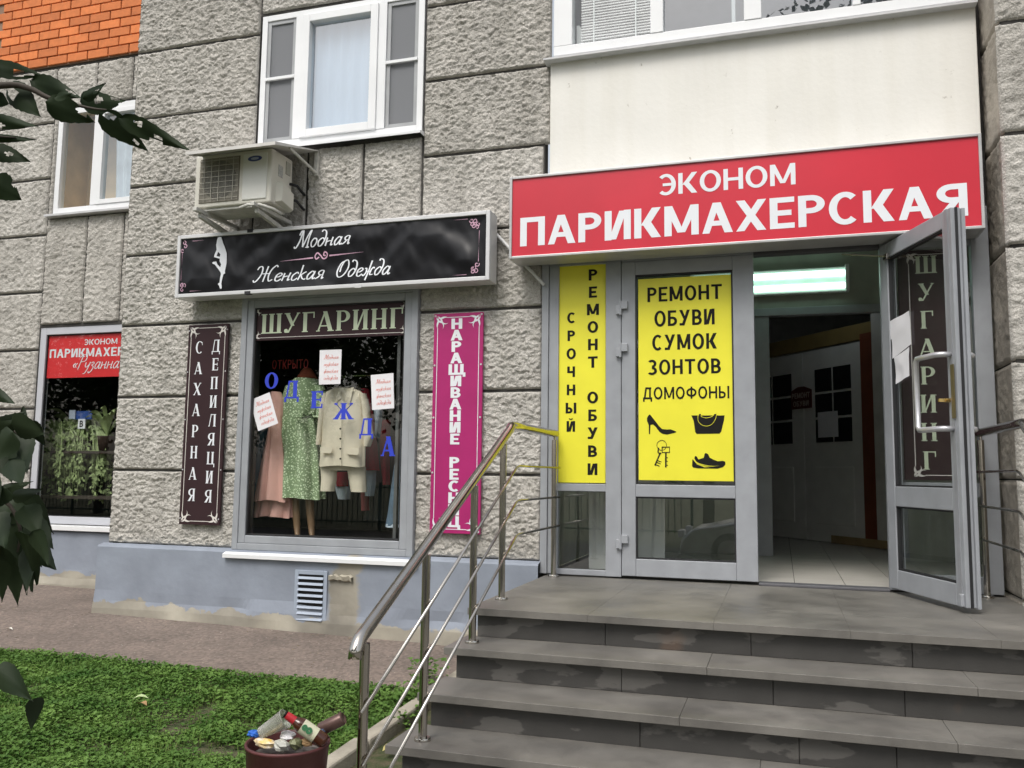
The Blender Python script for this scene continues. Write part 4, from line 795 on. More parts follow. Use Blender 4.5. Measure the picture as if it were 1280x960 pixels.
# white figure print
fg = [(385,255),(400,258),(408,285),(415,310),(428,340),(440,375),(447,400),(448,430),(446,490),(440,520),(432,560),(434,580),(418,590),(408,630),(400,670),(404,705),(400,718),(388,716),(380,690),(370,680),(372,668),(384,662),(388,620),(396,585),(392,570),(375,545),(340,500),(325,495),(318,485),(335,475),(345,478),(352,470),(357,480),(365,500),(390,525),(398,500),(384,470),(386,450),(335,435),(338,415),(358,370),(354,330),(358,310),(362,285),(368,262)]
b = B(); fF = planeY(yB+.0135-max(float(bdisp(np.array(p[0]), np.array(p[1]))) for p in [sp_(220+u/7.11, 260+v/7.11) for u, v in fg])); b.face([fF(*sp_(220+u/7.11, 260+v/7.11), .0006) for u, v in fg][::-1]); b.face([fF(*sp_(220+u/7.11, 260+v/7.11), .001) for u, v in ((358, 425), (372, 388), (392, 410), (386, 432))]); o = b.build('figure_print', SWHITE, bs_)
o.data.materials.append(MATS['black_vinyl']); o.data.polygons[1].material_index = 1
for px in (313, 450):
    q = atY(px, 285, yB)[0]; B().box(q-.025, q+.025, yB-.004, yB+.03, bz1-.022, bz1+.004).build('clip', RUB if px < 400 else MATS['white_alu'], bs_); B().box(q-.025, q+.025, yB-.004, yB+.03, bz0-.004, bz0+.02).build('clip', RUB if px < 400 else MATS['white_alu'], bs_)
# vertical boards on the stone
def board(name, label, pts, y, m, thick=.02, group=None):
    x0, x1, z0, z1 = rectY(pts, y); r = empty(name, ((x0+x1)/2, y+thick/2, z0), label, 'sign', group); B().box(x0, x1, y, y+thick, z0, z1).build('panel', m, r, bevel=.002); return r, x0, x1, z0, z1
BROWN = mat('dark_brown_panel', (.040, .021, .024), .45, var=.08, spec=.22); CREAM = mat('cream_print', (.72, .68, .64), .5, var=.02); MINT = mat('pale_green_print', (.60, .68, .50), .5, var=.02)
SER = dict(t=.19, h=.062, s=.055)
r, x0, x1, z0, z1 = board('wall_sign', 'tall dark brown board with two columns of white serif letters left of the clothes window', ((236.8, 406), (287, 404.9), (223, 656), (273, 656)), -.03, BROWN)
f_ = planeY(-.03); b = B(); frame_lines(b, x0, x1, z0, z1, .028, .075, .005, f_); b.build('border_print', CREAM, r)
w_ = x1-x0; h_ = z1-z0; b = B()
column(b, 'САХАРНАЯ', f_, (x0+.295*w_, x0+.285*w_), z1-.085*h_, z0+.115*h_, .098, .085, **SER); b.build('lettering', SWHITE, r)
b = B(); column(b, 'ДЕПИЛЯЦИЯ', f_, (x0+.715*w_, x0+.70*w_), z1-.08*h_, z0+.11*h_, .098, .085, **SER); b.build('lettering', SWHITE, r)
for q in (.03, .27, .52, .76, .97):
    for xx in (x0+.01, x1-.01): B().lathe([(0, .004), (.005, .004), (.006, 0)], (xx, -.03, z0+q*h_), 8, (0, -1, 0)).build('screw', ZINC, r)
PINK = mat('magenta_banner', (.40, .016, .145), .42, var=.07, vs=4, bump=.25, bs=7)
r, x0, x1, z0, z1 = board('wall_banner', 'magenta vertical banner with white block letters right of the clothes window', ((543, 392.5), (604, 390), (536.6, 667), (600, 667)), -.03, PINK)
f_ = planeY(-.03); w_ = x1-x0; h_ = z1-z0; b = B(); frame_lines(b, x0, x1, z0, z1, .03, .075, .005, f_); b.build('border_print', SWHITE, r)
b = B(); column(b, 'НАРАЩИВАНИЕ РЕСНИЦ', f_, (x0+.47*w_, x0+.475*w_), z1-.025*h_, z0+.028*h_, .078, .108, t=.25, h=.20); b.build('lettering', SWHITE, r)
for q in (.01, .27, .52, .76, .99):
    for xx in (x0+.012, x1-.012): B().lathe([(0, .004), (.007, .004), (.008, 0)], (xx, -.03, z0+q*h_), 8, (0, -1, 0)).build('grommet', ZINC, r)
# brown strip at the top of the display window
yG = .004; r, x0, x1, z0, z1 = board('window_sign', 'brown strip with pale green serif lettering across the top of the clothes window', ((317, 385.5), (512, 372), (316, 426), (512, 419)), yG-.002, BROWN, .003)
f_ = planeY(yG-.002); b = B(); frame_lines(b, x0, x1, z0, z1, .022, .05, .004, f_); b.build('border_print', CREAM, r)
b = B(); text(b, 'ШУГАРИНГ', f_, x0+.075, x1-.055, z0+.055, z1-.062, gap=.12, **SER); b.build('lettering', MINT, r)
# brown strip on the right side light
r = empty('window_sign', (.93, .03, .59), 'tall brown strip with pale serif letters on the side light behind the open door', 'sign'); x0, x1, z0, z1 = .735, 1.135, .60, 2.05
B().box(x0, x1, .028, .031, z0, z1).build('panel', BROWN, r); f_ = planeY(.028); b = B(); frame_lines(b, x0+.035, x1-.01, z0, z1, .03, .055, .005, f_); b.build('border_print', CREAM, r)
xa = atY(1157, 331, .03)[0]; xb = atY(1162, 575, .03)[0]; b = B(); column(b, 'ШУГАРИНГ', f_, (xa, xb), atY(1157, 320, .03)[2], atY(1162, 587, .03)[2], .112, .118, **SER); b.build('lettering', MINT, r)
# yellow sheets
YEL = mat('yellow_sheet', (.84, .78, .045), .42, var=.05, vs=3.5, bump=.12, bs=8); INK = mat('black_print', (.014, .013, .012), .6, var=.1, spec=.15)
r, x0, x1, z0, z1 = board('window_sign', 'narrow yellow sheet with two columns of black letters beside the closed door', ((697, 330), (757, 327), (697, 603), (757, 604)), .03, YEL, .003); f_ = planeY(.03)
def c6(u, v, y): return atY(620+u/2.182, 300+v/2.182, y)
BL = dict(t=.23, h=.19); b = B(); hh = .075
column(b, 'СРОЧНЫЙ', f_, c6(205, 360, .03)[0], c6(205, 198, .03)[2], c6(205, 523, .03)[2], hh, .078, **BL); b.build('lettering', INK, r)
b = B(); column(b, 'РЕМОНТ ОБУВИ', f_, c6(264, 360, .03)[0], c6(264, 80, .03)[2], c6(264, 641, .03)[2], .080, .088, **BL); b.build('lettering', INK, r)
yd = .016; r, x0, x1, z0, z1 = board('door_sign', 'large yellow notice with black capitals and four pictograms on the closed door', ((797, 349), (914, 343), (799, 600), (917, 602)), yd, YEL, .003); f_ = planeY(yd)
for s_, L, R_ in (('РЕМОНТ', (413, 130, 170), (616, 120, 160)), ('ОБУВИ', (432, 193, 236), (596, 188, 230)), ('СУМОК', (426, 260, 301), (602, 253, 296)), ('ЗОНТОВ', (415, 328, 368), (613, 322, 363)), ('ДОМОФОНЫ', (401, 402, 436), (636, 398, 430))):
    b = B(); text(b, s_, f_, c6(*L[:2], yd)[0], c6(*R_[:2], yd)[0], (c6(L[0], L[2], yd)[2]+c6(R_[0], R_[2], yd)[2])/2, (c6(L[0], L[1], yd)[2]+c6(R_[0], R_[1], yd)[2])/2, gap=.16, **(dict(t=.21, h=.155) if len(s_) < 8 else dict(t=.17, h=.16))); b.build('lettering', INK, r)
def ic(pts, d=.0012): return [f_(*[atY(790+u/9.143, 500+v/9.143, yd)[q] for q in (0, 2)], d) for u, v in pts]
b = B(); b.face(ic([(205,163),(235,195),(270,245),(310,300),(345,333),(400,338),(440,335),(500,358),(508,368),(480,378),(400,396),(350,388),(315,365),(270,305),(240,280),(212,285),(207,390),(194,390),(192,290),(172,240),(172,205),(185,180)][::-1])); o = b.build('shoe_print', INK, r)
b = B(); b.face(ic([(678,176),(1058,176),(1050,240),(1020,360),(1000,385),(740,388),(722,365),(705,240)][::-1])); b.face(ic([(765,160),(790,160),(795,225),(770,225)][::-1], .0015)); b.face(ic([(940,160),(965,160),(955,215),(930,215)][::-1], .0015)); o = b.build('bag_print', INK, r)
b = B()
stroke(b, [tuple(np.array(atY(790+u/9.143, 500+v/9.143, yd))[[0, 2]]) for u, v in ((755,175),(757,240),(800,285),(860,298),(915,275),(955,215),(965,170))], .0028, f_, d=.002, caln=0); b.build('bag_handle_line', YEL, r); b = B(); stroke(b, [tuple(np.array(atY(790+u/9.143, 500+v/9.143, yd))[[0, 2]]) for u, v in ((790,165),(795,190),(850,205),(910,190),(935,165))], .0028, f_, d=.002, caln=0)
b.build('bag_opening_line', YEL, r); b = B()
stroke(b, [tuple(np.array(atY(790+u/9.143, 500+v/9.143, yd))[[0, 2]]) for u, v in ((700,660),(740,715),(830,745),(920,755),(1000,752))], .0085, f_, d=.003, caln=0, taper=2)
b.build('trainer_line', YEL, r); b = B()
stroke(b, [tuple(np.array(atY(790+u/9.143, 500+v/9.143, yd))[[0, 2]]) for u, v in ((215,172),(280,255),(340,320),(400,332))], .0022, f_, d=.003, caln=0)
b.build('shoe_line', YEL, r)
b = B(); b.face(ic([(690,680),(705,690),(740,735),(830,770),(1000,755),(1068,720),(1065,742),(1040,768),(980,785),(760,782),(700,772),(686,755)][::-1])); b.face(ic([(720,640),(740,645),(760,680),(820,660),(830,615),(845,605),(870,620),(890,660),(930,680),(980,700),(1040,695),(1065,705),(1068,730),(1000,760),(830,755),(740,715),(712,670)][::-1], .0016)); b.build('trainer_print', INK, r)
b = B(); cx = lambda pts: [tuple(np.array(atY(790+u/9.143, 500+v/9.143, yd))[[0, 2]]) for u, v in pts]
stroke(b, cx([(340+55*math.cos(a), 518+57*math.sin(a)) for a in np.linspace(0, 6.28, 20)]), .0035, f_, caln=0, n=3)
stroke(b, cx([(340, 538), (430, 538), (430, 600), (345, 600), (345, 538)]), .0075, f_, d=.0016, caln=0, n=1); stroke(b, cx([(388, 600), (386, 770)]), .010, f_, d=.002, caln=0); stroke(b, cx([(325, 600), (262, 748)]), .009, f_, d=.0024, caln=0)
for u, v in ((388, 660), (388, 700), (388, 745)): stroke(b, cx([(u-4, v), (u+22, v)]), .005, f_, d=.0027, caln=0)
for u, v in ((300, 690), (292, 712), (280, 738)): stroke(b, cx([(u-10, v), (u+35, v+18)]), .005, f_, d=.0027, caln=0)
stroke(b, cx([(305, 545), (300, 600), (335, 610)]), .008, f_, d=.003, caln=0, n=4); b.build('keys_print', INK, r)
# red poster in the hairdresser window
yP = YR+.064; r = empty('window_poster', (-6.4, yP, 1.45), 'red hairdresser poster with white lettering in the far left window', 'poster'); x0, x1 = LW[0]+.085, -5.5
p_ = [atY(55, 421, yP), atY(52, 473, yP)]; z1, z0 = LW[3]-.085, p_[1][2]
B().box(x0, x1, yP, yP+.003, z0, z1).build('sheet', mat('poster_red', (.70, .03, .035), .4, var=.02), r); f_ = planeY(yP)
def c8(u, v): p = atY(u/6, 400+v/6, yP); return (p[0], p[2])
b = B(); zt_, zb_ = c8(370, 222)[1], c8(370, 286)[1]; a0 = c8(368, 250)[0]+.01; cw = (c8(868, 250)[0]-a0)/9.05*1.0
text(b, 'ПАРИКМАХЕРСКАЯ', f_, a0, a0+cw*14.2, zb_, zt_, gap=.12, t=.21, h=.17); b.build('lettering', SWHITE, r)
b = B(); a0 = c8(632, 165)[0]; a1 = c8(862, 165)[0]; text(b, 'ЭКОНОМ', f_, a0, a1+.03, c8(632, 188)[1], c8(632, 146)[1], gap=.12, t=.17, h=.15); b.build('lettering', SWHITE, r)
b = B(); s0 = c8(538, 372); s1_ = c8(868, 372); script(b, '«Рузанна', f_, s0, (s0[0]+(s1_[0]-s0[0])*1.06, s0[1]), .15, .010); b.build('lettering', SWHITE, r)
# little blue street plate and number placed behind the same window
r = empty('address_plate', (*c8(615, 745)[:1], YR+.3, c8(615, 745)[1]), 'small blue plate with a white number tag behind the glass of the far left window', 'sign'); q = atY(615/6, 400+712/6, YR+.3)
B().box(q[0]-.115, q[0]+.125, YR+.3, YR+.31, q[2]-.045, q[2]+.04).build('blue_plate', mat('plate_blue', (.03, .08, .30), .4), r); B().box(q[0]-.15, q[0]-.075, YR+.285, YR+.295, q[2]-.04, q[2]+.05).build('code_plate', mat('plate_grey', (.4, .45, .55), .5), r)
q = atY(611/6, 400+778/6, YR+.29); B().box(q[0]-.045, q[0]+.045, YR+.29, YR+.3, q[2]-.05, q[2]+.05).build('number_plate', SWHITE, r); b = B(); text(b, 'В', planeY(YR+.289), q[0]-.022, q[0]+.022, q[2]-.033, q[2]+.033); b.build('lettering', INK, r)
# ------------------------------------------------------------------ decals on the display window: blue letters, white notes
BLUE = mat('blue_vinyl', (.035, .06, .55), .4, var=.03); yg = .009; f_ = planeY(yg)
def c4(u, v, y=yg): return atY(310+u/6.095, 420+v/6.095, y)
names = [('О', (180, 340), 100, 120, 'topmost blue letter О stuck on the clothes window'), ('Д', (335, 408), 110, 135, 'blue letter Д in front of the green dress strap'), ('Е', (525, 485), 90, 130, 'blue letter Е at the waist of the green dress'), ('Ж', (728, 573), 150, 125, 'blue letter Ж on the chest of the beige jacket'), ('Д', (903, 692), 105, 130, 'blue letter Д on the sleeve of the beige jacket'), ('А', (1068, 840), 105, 150, 'lowest blue letter А near the jeans in the window')]
for ch, (u, v), w_, h_, lab in names:
    p = c4(u, v); g, gw = glyph(ch, t=.24, h=.09, s=.05); b = B(); sx_ = w_/6.095*(c4(u+6.095, v)[0]-p[0]); sz_ = h_/6.095*(p[2]-c4(u, v+6.095)[2])
    put(b, [[(p[0]+(a/gw-.5)*sx_, p[2]+(c-.5)*sz_) for a, c in q] for q in g], f_); tag(b.build('window_letter', BLUE), lab, 'letter', 'blue letters spelling clothes')
REDP = mat('red_ink', (.75, .22, .18), .6)
notes = [([(15, 490), (165, 428), (230, 665), (78, 725)], 'tilted white note in red script beside the pink dress'), ([(548, 108), (714, 102), (705, 365), (540, 370)], 'white note in red script above the beige jacket'), ([(935, 298), (1108, 282), (1114, 550), (946, 564)], 'white note in red script right of the beige jacket')]
for pts, lab in notes:
    q = [c4(*p)[[0, 2]] for p in pts]; n_o = empty('paper_note', (q[3][0], yg, q[3][1]), lab, 'note', 'notes taped to the clothes window'); b = B(); b.face([f_(*p, .0005) for p in (q[3], q[2], q[1], q[0])]); b.build('sheet', mat('white_paper', (.8, .8, .8)), n_o)
    b = B()
    for k_, wtxt in enumerate(('Модная', 'мужская', 'женская', 'одежда')):
        t_ = (.27, .47, .67, .87)[k_]; a = q[0]+(q[3]-q[0])*t_; c = q[1]+(q[2]-q[1])*t_; script(b, wtxt, f_, a+(c-a)*.2, a+(c-a)*.86, .035, .0028, n=3)
    b.marks = []; tag(b.build('lettering', REDP, n_o), kind='stuff')
b = B(); p, q = c4(70, 200), c4(380, 190); os_ = empty('open_sign', (p[0], .3, q[2]), 'dim red sign lettering hanging high in the clothes window', 'sign'); text(b, 'ОТКРЫТО', planeY(.3), p[0]-.05, q[0]-.08, q[2]-.02, q[2]+.055, gap=.2, t=.14, h=.12); b.build('lettering', mat('dull_red_sign', (.45, .05, .045), .5), os_)
# ------------------------------------------------------------------ air conditioner
ACW = mat('ac_casing', (.62, .60, .53), .45, var=.04); ax0, ax1, ay0, ay1, az0, az1 = -4.27, -3.595, -.42, -.13, 2.60, 3.02
ac = empty('air_conditioner', (-3.93, -.2, az0), 'cream outdoor air conditioner unit under a metal hood on wall brackets', 'air conditioner')
body = B().box(ax0, ax1, ay0, ay1, az0, az1).build('casing', ACW, ac, bevel=.014, seg=3)
gx0, gx1 = ax0+.045, ax0+.40; gzc = (az0+az1)/2
B().box(gx0, gx1, ay0-.004, ay0+.002, az0+.035, az1-.035).build('fan_recess', mat('fan_dark', (.20, .18, .145), .7, var=.2, vs=12), ac, bevel=.003)
gr = empty('fan_grille', (gx0, ay0, az0), parent=ac); G_ = mat('grille_wire', (.42, .40, .34), .5)
b = B()
for i in range(36): x = gx0+.008+i*(gx1-gx0-.016)/35; b.box(x-.0011, x+.0011, ay0-.012, ay0-.009, az0+.038, az1-.038)
tag(b.build('fine_wires', G_, gr), kind='stuff')
for i in range(8): z = az0+.06+i*.043; B().box(gx0+.004, gx1-.004, ay0-.015, ay0-.0122, z, z+.004).build('cross_wire', G_, gr)
for i in range(5): x = gx0+.05+i*.064; B().box(x, x+.004, ay0-.0185, ay0-.0155, az0+.038, az1-.038).build('stay_wire', G_, gr)
B().lathe([(0, -.006), (.05, -.006), (.05, -.008), (.15, -.008), (.15, -.0055)], ((gx0+gx1)/2, ay0, gzc), 28, (0, 1, 0)).build('fan_hub', RUB, gr)
B().box(gx1+.03, ax1-.035, ay0-.008, ay0+.004, az0+.03, az1-.03).build('front_panel', mat('ac_panel', (.66, .66, .62), .4, var=.02), ac, bevel=.006)
q = B(); cx_, cz_ = (gx1+ax1)/2-.004, az1-.075; q.face([(cx_+.062*math.cos(a), ay0-.0092, cz_+.022*math.sin(a)) for a in np.linspace(0, 2*math.pi, 28, endpoint=False)]); bd = q.build('badge', mat('badge_blue', (.03, .05, .20), .35), ac)
q = B(); q.face([(cx_+.035*math.cos(a), ay0-.0100, cz_+.010*math.sin(a)) for a in np.linspace(0, 2*math.pi, 20, endpoint=False)]); q.build('badge_print', mat('badge_pale', (.35, .40, .52), .4), bd)
B().add([(ax1, -.36, 2.78), (ax1+.0, -.16, 2.74), (ax1, -.36, 2.62), (ax1, -.16, 2.59), (ax1+.05, -.34, 2.77), (ax1+.05, -.18, 2.73), (ax1+.05, -.34, 2.63), (ax1+.05, -.18, 2.60)], [(4, 5, 1, 0), (2, 3, 7, 6), (6, 7, 5, 4), (2, 6, 4, 0), (3, 1, 5, 7)]).build('valve_cover', ACW, ac, bevel=.004)
B().box(ax1+.001, ax1+.003, -.33, -.27, 2.83, 2.92).build('rating_label', mat('label_grey', (.4, .4, .38), .6, var=.3, vs=80), ac); B().box(ax1+.001, ax1+.006, -.23, -.17, 2.88, 2.98).build('side_vent', mat('vent_tone', (.4, .39, .34), .6), ac)
for z in (2.70, 2.82): B().tube([(ax1+.0, -.17, z), (ax1+.05, -.14, z-.01), (ax1+.04, -.05, z-.03), (ax1+.02, .02, z-.03)], .011, 8).build('pipe', RUB, ac, True)
BRK = mat('bracket_white', (.55, .54, .50), .5, var=.15, vs=20)
for x in (-4.20, -3.70):
    br = B().obox((x, -.52, az0-.05), (.035, 0, 0), (0, .52, 0), (0, 0, .03)).build('bracket', BRK, ac, bevel=.003)
    B().add([(x+.003, -.46, az0-.055), (x+.032, -.46, az0-.055), (x+.032, -.46, az0-.085), (x+.003, -.46, az0-.085), (x+.003, .0, az0-.115), (x+.032, .0, az0-.115), (x+.032, .0, az0-.15), (x+.003, .0, az0-.15)], [(0, 1, 2, 3), (0, 4, 5, 1), (3, 2, 6, 7), (1, 5, 6, 2), (0, 3, 7, 4)]).build('strut', BRK, br)
    B().box(x, x+.035, -.012, .02, az0-.16, az0-.052).build('wall_plate', BRK, br)
B().tube([(-3.80, -.50, az0-.055), (-3.74, -.485, az0-.03), (-3.66, -.46, az0-.028), (-3.58, -.40, az0-.05), (-3.545, -.34, az0-.075)], .013, 8).build('drain_hose', BRK, ac, True)
B().box(-4.24, -3.64, -.40, -.15, az0-.019, az0-.001).build('base_tray', BRK, ac)
HOOD = mat('hood_metal', (.62, .60, .57), .45, var=.08, vs=8)
hx0, hx1 = -4.21, -3.44
hd_ = B().add([(hx0, -.62, 2.975), (hx1, -.62, 2.975), (hx1, .0, 3.135), (hx0, .0, 3.135), (hx0, -.62, 2.95), (hx1, -.62, 2.95), (hx1, .0, 3.128), (hx0, .0, 3.128), (hx0, -.61, 2.972), (hx1, -.61, 2.972)], [(0, 1, 2, 3), (4, 5, 1, 0), (5, 6, 2, 1), (7, 4, 0, 3), (7, 6, 9, 8)]).build('hood', HOOD, ac)
B().box(hx1-.035, hx1-.005, -.02, .01, 2.93, 3.12).build('hood_plate', BRK, hd_); B().tube([(hx1-.02, -.40, 3.01), (hx1-.02, -.01, 2.95)], .011, 6).build('hood_stay', BRK, hd_)
# ------------------------------------------------------------------ garments in the display
def garment(prof, name, m, parent=None, folds=9, amp=.012, n=56, seed=0, y=.4, close=True, hemwave=.0):
    """prof: (z, xc, halfwidth, depth); flattened tube with folds growing downwards"""
    V = []; K = len(prof)*4; y = prof[0][4]; t_ = np.linspace(0, len(prof)-1, K); P_ = np.array([[np.interp(t, range(len(prof)), [p[k] for p in prof]) for k in range(4)] for t in t_])
    for i, (z, xc, hw, dp) in enumerate(P_):
        g = i/(K-1)
        for j in range(n):
            a = 2*math.pi*j/n; f = 1+amp/hw*g*math.sin(folds*a+seed+1.3*math.sin(2*a+seed)); f2 = 1+(amp*1.6/max(dp, .02))*g*math.sin(folds*a+seed+1.1*math.sin(3*a))
            V.append((xc+hw*f*math.cos(a), y+dp*f2*math.sin(a), z+hemwave*g*math.sin(3*a+seed)))
    Fq = [(i*n+j, (i+1)*n+j, (i+1)*n+(j+1) % n, i*n+(j+1) % n) for i in range(K-1) for j in range(n)]
    return mesh_fast(name, V, Fq, m, parent, True)
def gp(px, py, y): return atY(px, py, y)
def prof_px(rows_, y, dp):   # rows (py, pxl, pxr)
    out = []
    for py, l, r_ in rows_: a, b = gp(l, py, y), gp(r_, py, y); out.append(((a[2]+b[2])/2, (a[0]+b[0])/2, (b[0]-a[0])/2, dp, y))
    return out
FLOR = mat('green_floral', (.27, .36, .20), .9, var=.15, vs=8); n_, l_, b_ = N(FLOR); g_ = n_.new('ShaderNodeNewGeometry')
v1 = n_.new('ShaderNodeTexVoronoi'); v1.inputs['Scale'].default_value = 62; v1.inputs['Randomness'].default_value = 1; l_.new(g_.outputs['Position'], v1.inputs['Vector'])
c0 = b_.inputs['Base Color'].links[0].from_socket; l_.new(mult(n_, l_, c0, ramp(n_, l_, v1.outputs['Distance'], .30, (.5, .52, .42), .42, (0, 0, 0)), 'ADD'), b_.inputs['Base Color'])
SKIN = mat('mannequin_tan', (.24, .145, .08), .5)
yD = .33
dr = empty('dress', (-3.7, yD, .7), 'green floral dress with tied waist on a tan mannequin', 'dress')
garment(prof_px(((474, 372, 396), (480, 364, 400), (492, 358, 402), (505, 357, 400), (520, 358, 397), (524, 358, 396), (545, 352, 400), (580, 347, 403), (623, 345, 404)), yD, .13), 'bodice_and_skirt', FLOR, dr, folds=10, amp=.018, hemwave=.008)
garment(prof_px(((482, 358, 372), (498, 353, 368), (522, 350, 366), (538, 348, 362)), yD-.04, .05), 'sleeve', FLOR, dr, folds=4, amp=.004, n=20); garment(prof_px(((482, 394, 404), (498, 396, 410), (520, 396, 412)), yD-.04, .05), 'sleeve', FLOR, dr, folds=4, amp=.004, n=20)
p = gp(385, 521, yD-.17); B().tube([(p[0]-.12, p[1]+.01, p[2]), (p[0], p[1], p[2]+.002), (p[0]+.1, p[1]+.012, p[2])], .010, 6).build('waist_tie', FLOR, dr); b = B()
for s_ in (-1, 1): b.tube([(p[0], p[1]-.004, p[2]), (p[0]+s_*.035, p[1]-.012, p[2]+.02), (p[0]+s_*.05, p[1]-.01, p[2]-.012), (p[0]+s_*.006, p[1]-.004, p[2]-.003)], .006, 6)
b.build('bow', mat('dark_green', (.06, .08, .045), .9), dr)
mn = empty('mannequin', (-3.66, yD, .06), 'tan shop mannequin standing inside the green floral dress', 'mannequin')
b = B()
for l in ((366, 372), (384, 388)):
    t0 = gp(l[0]+1, 560, yD); t1 = gp(l[0]+3, 628, yD); t2 = gp(l[0]+5, 655, yD); t3 = gp(l[0]+6, 670, yD); b.tube([t0, t1, t2, t3, t3-np.array([0, .04, .012])], [.045, .034, .028, .021, .018], 14)
b.tube([gp(381, 560, yD), gp(380, 525, yD), gp(380, 498, yD), gp(382, 482, yD), gp(383, 474, yD), gp(384, 462, yD)], [.075, .06, .07, .06, .035, .033], 18); b.build('body', SKIN, mn, True)
p = gp(384, 467, yD); B().lathe([(.0, .05), (.03, .045), (.05, .02), (.075, -.02), (.09, -.045), (.0, -.05)], p, 16).build('neck_scarf', mat('rust_scarf', (.22, .055, .025), .9, var=.2, vs=40), mn, True)
PINKD = mat('pink_fabric', (.78, .44, .38), .9, var=.07, vs=5)
dr = empty('dress', (-3.9, .42, .5), 'dusty pink tiered dress hanging at the left of the display', 'dress')
garment(prof_px(((500, 340, 352), (540, 336, 354), (580, 328, 358), (626, 320, 360)), .24, .06), 'skirt', PINKD, dr, folds=8, amp=.016, hemwave=.01); garment(prof_px(((618, 321, 366), (632, 320, 366), (646, 318, 364)), .30, .06), 'hem_tier', PINKD, dr, folds=9, amp=.02, hemwave=.008); garment(prof_px(((490, 340, 350), (500, 336, 354), (520, 336, 354)), .24, .05), 'bodice', PINKD, dr, folds=3, amp=.003)
BLD = mat('slate_blue_fabric', (.11, .19, .26), .9); tag(garment(prof_px(((520, 328, 336), (570, 320, 332), (625, 317, 328)), .36, .05), 'skirt', BLD, folds=4, amp=.01), 'slate blue skirt hanging behind the pink dress', 'skirt')
BEIG = mat('beige_linen', (.70, .62, .49), .9, var=.06, vs=7, bump=.15, bs=260)
yJ = .16; jk = empty('jacket', (-3.05, yJ, .9), 'beige shirt jacket with flap pockets on a hanger in the window centre', 'jacket')
tor = garment(prof_px(((486, 417, 442), (489, 409, 450), (494, 404, 455), (510, 402, 455), (540, 402, 455), (560, 401, 456), (583, 399, 455)), yJ, .055), 'torso', BEIG, jk, folds=5, amp=.008, hemwave=.006)
garment(prof_px(((492, 405, 412), (508, 400, 410), (530, 398, 406), (556, 396, 402)), yJ+.0, .04), 'sleeve', BEIG, jk, folds=3, amp=.003, n=20); garment(prof_px(((492, 450, 457), (508, 453, 461), (530, 455, 464), (546, 455, 467), (558, 456, 462)), yJ+.0, .04), 'sleeve', BEIG, jk, folds=3, amp=.003, n=20)
for pts in (((418, 484), (426, 486), (427, 497), (420, 503)), ((442, 484), (434, 486), (428, 498), (437, 505))):
    q = [gp(u, v, yJ-.062) for u, v in pts]; b = B(); b.face(q if pts[0][0] > 430 else q[::-1]); b.face([p+np.array([0, .004, 0]) for p in q]); b.build('collar', BEIG, jk)
for u0, u1, v0 in ((400.5, 415, 559), (433.5, 449, 561)):
    q = [gp(u, v, yJ-.072) for u, v in ((u0, v0), (u1, v0-1), (u1, v0+5.5), (u1-2, v0+8), (u0+1.5, v0+7), (u0, v0+5))]; b = B(); fnq = lambda u, v, d: (u, yJ-.072-d, v); b.prism([(p[0], p[2]) for p in q][::-1], fnq, 0, .005); b.build('pocket_flap', BEIG, jk, bevel=.001)
for v in (536, 548.5, 561, 573.5): p = gp(425.5, v, yJ-.072); B().lathe([(0, .004), (.007, .004), (.008, 0)], p, 10, (0, -1, 0)).build('button', INK, jk)
p0, p1 = gp(425.5, 505, yJ-.07), gp(425, 583, yJ-.074); B().obox(p0+np.array([.012, 0, 0]), (.002, 0, 0), (0, .004, 0), p1-p0).build('placket', mat('beige_seam', (.30, .26, .19), .9), jk)
p = gp(429, 483, yJ); B().tube([p+np.array([-.18, 0, -.035]), p+np.array([0, 0, .02]), p+np.array([.18, 0, -.035])], .006, 6).build('hanger', INK, jk); B().tube([p+np.array([0, 0, .02]), p+np.array([0, 0, .07]), p+np.array([.015, 0, .085]), p+np.array([.025, 0, .07])], .003, 6).build('hanger_hook', STEEL, jk)
sh = empty('shorts', (-3.05, yJ+.07, .72), 'beige shorts hanging below the beige jacket', 'shorts'); yT = yJ+.05
garment(prof_px(((575, 402, 455), (582, 402, 456), (588, 401, 457)), yT, .05), 'waistband', BEIG, sh, folds=3, amp=.004); garment(prof_px(((584, 401, 421), (598, 402, 420), (614, 401, 417)), yT, .05), 'leg', BEIG, sh, folds=3, amp=.004, n=24); garment(prof_px(((584, 434, 457), (598, 436, 457), (615, 439, 457)), yT, .05), 'leg', BEIG, sh, folds=3, amp=.004, n=24)
DEN = mat('denim', (.12, .18, .25), .9, var=.2, vs=18); PB = mat('pale_denim', (.55, .63, .72), .9, var=.1, vs=14); CRIM = mat('crimson_fabric', (.32, .015, .03), .9, var=.15); DKG = mat('dark_fabric', (.02, .024, .024), .95)
jn = empty('jeans', (-2.7, .34, .35), 'blue jeans with frayed hems hanging at the right of the display', 'jeans')
garment(prof_px(((531, 503, 509), (560, 496, 509), (600, 490, 508), (640, 485, 504), (658, 482, 503)), .34, .04), 'leg', DEN, jn, folds=3, amp=.008, hemwave=.006); garment(prof_px(((655, 483, 503), (659, 482, 503)), .34, .044), 'hem', PB, jn, folds=3, amp=.008)
b = B()
for i in range(40): x = -2.79+i*.0036; b.tube([(x, .31, .27), (x+random.uniform(-.004, .004), .31, .20+random.uniform(-.015, .02))], .0012, 3)
tag(b.build('frayed_threads', PB, jn), kind='stuff')
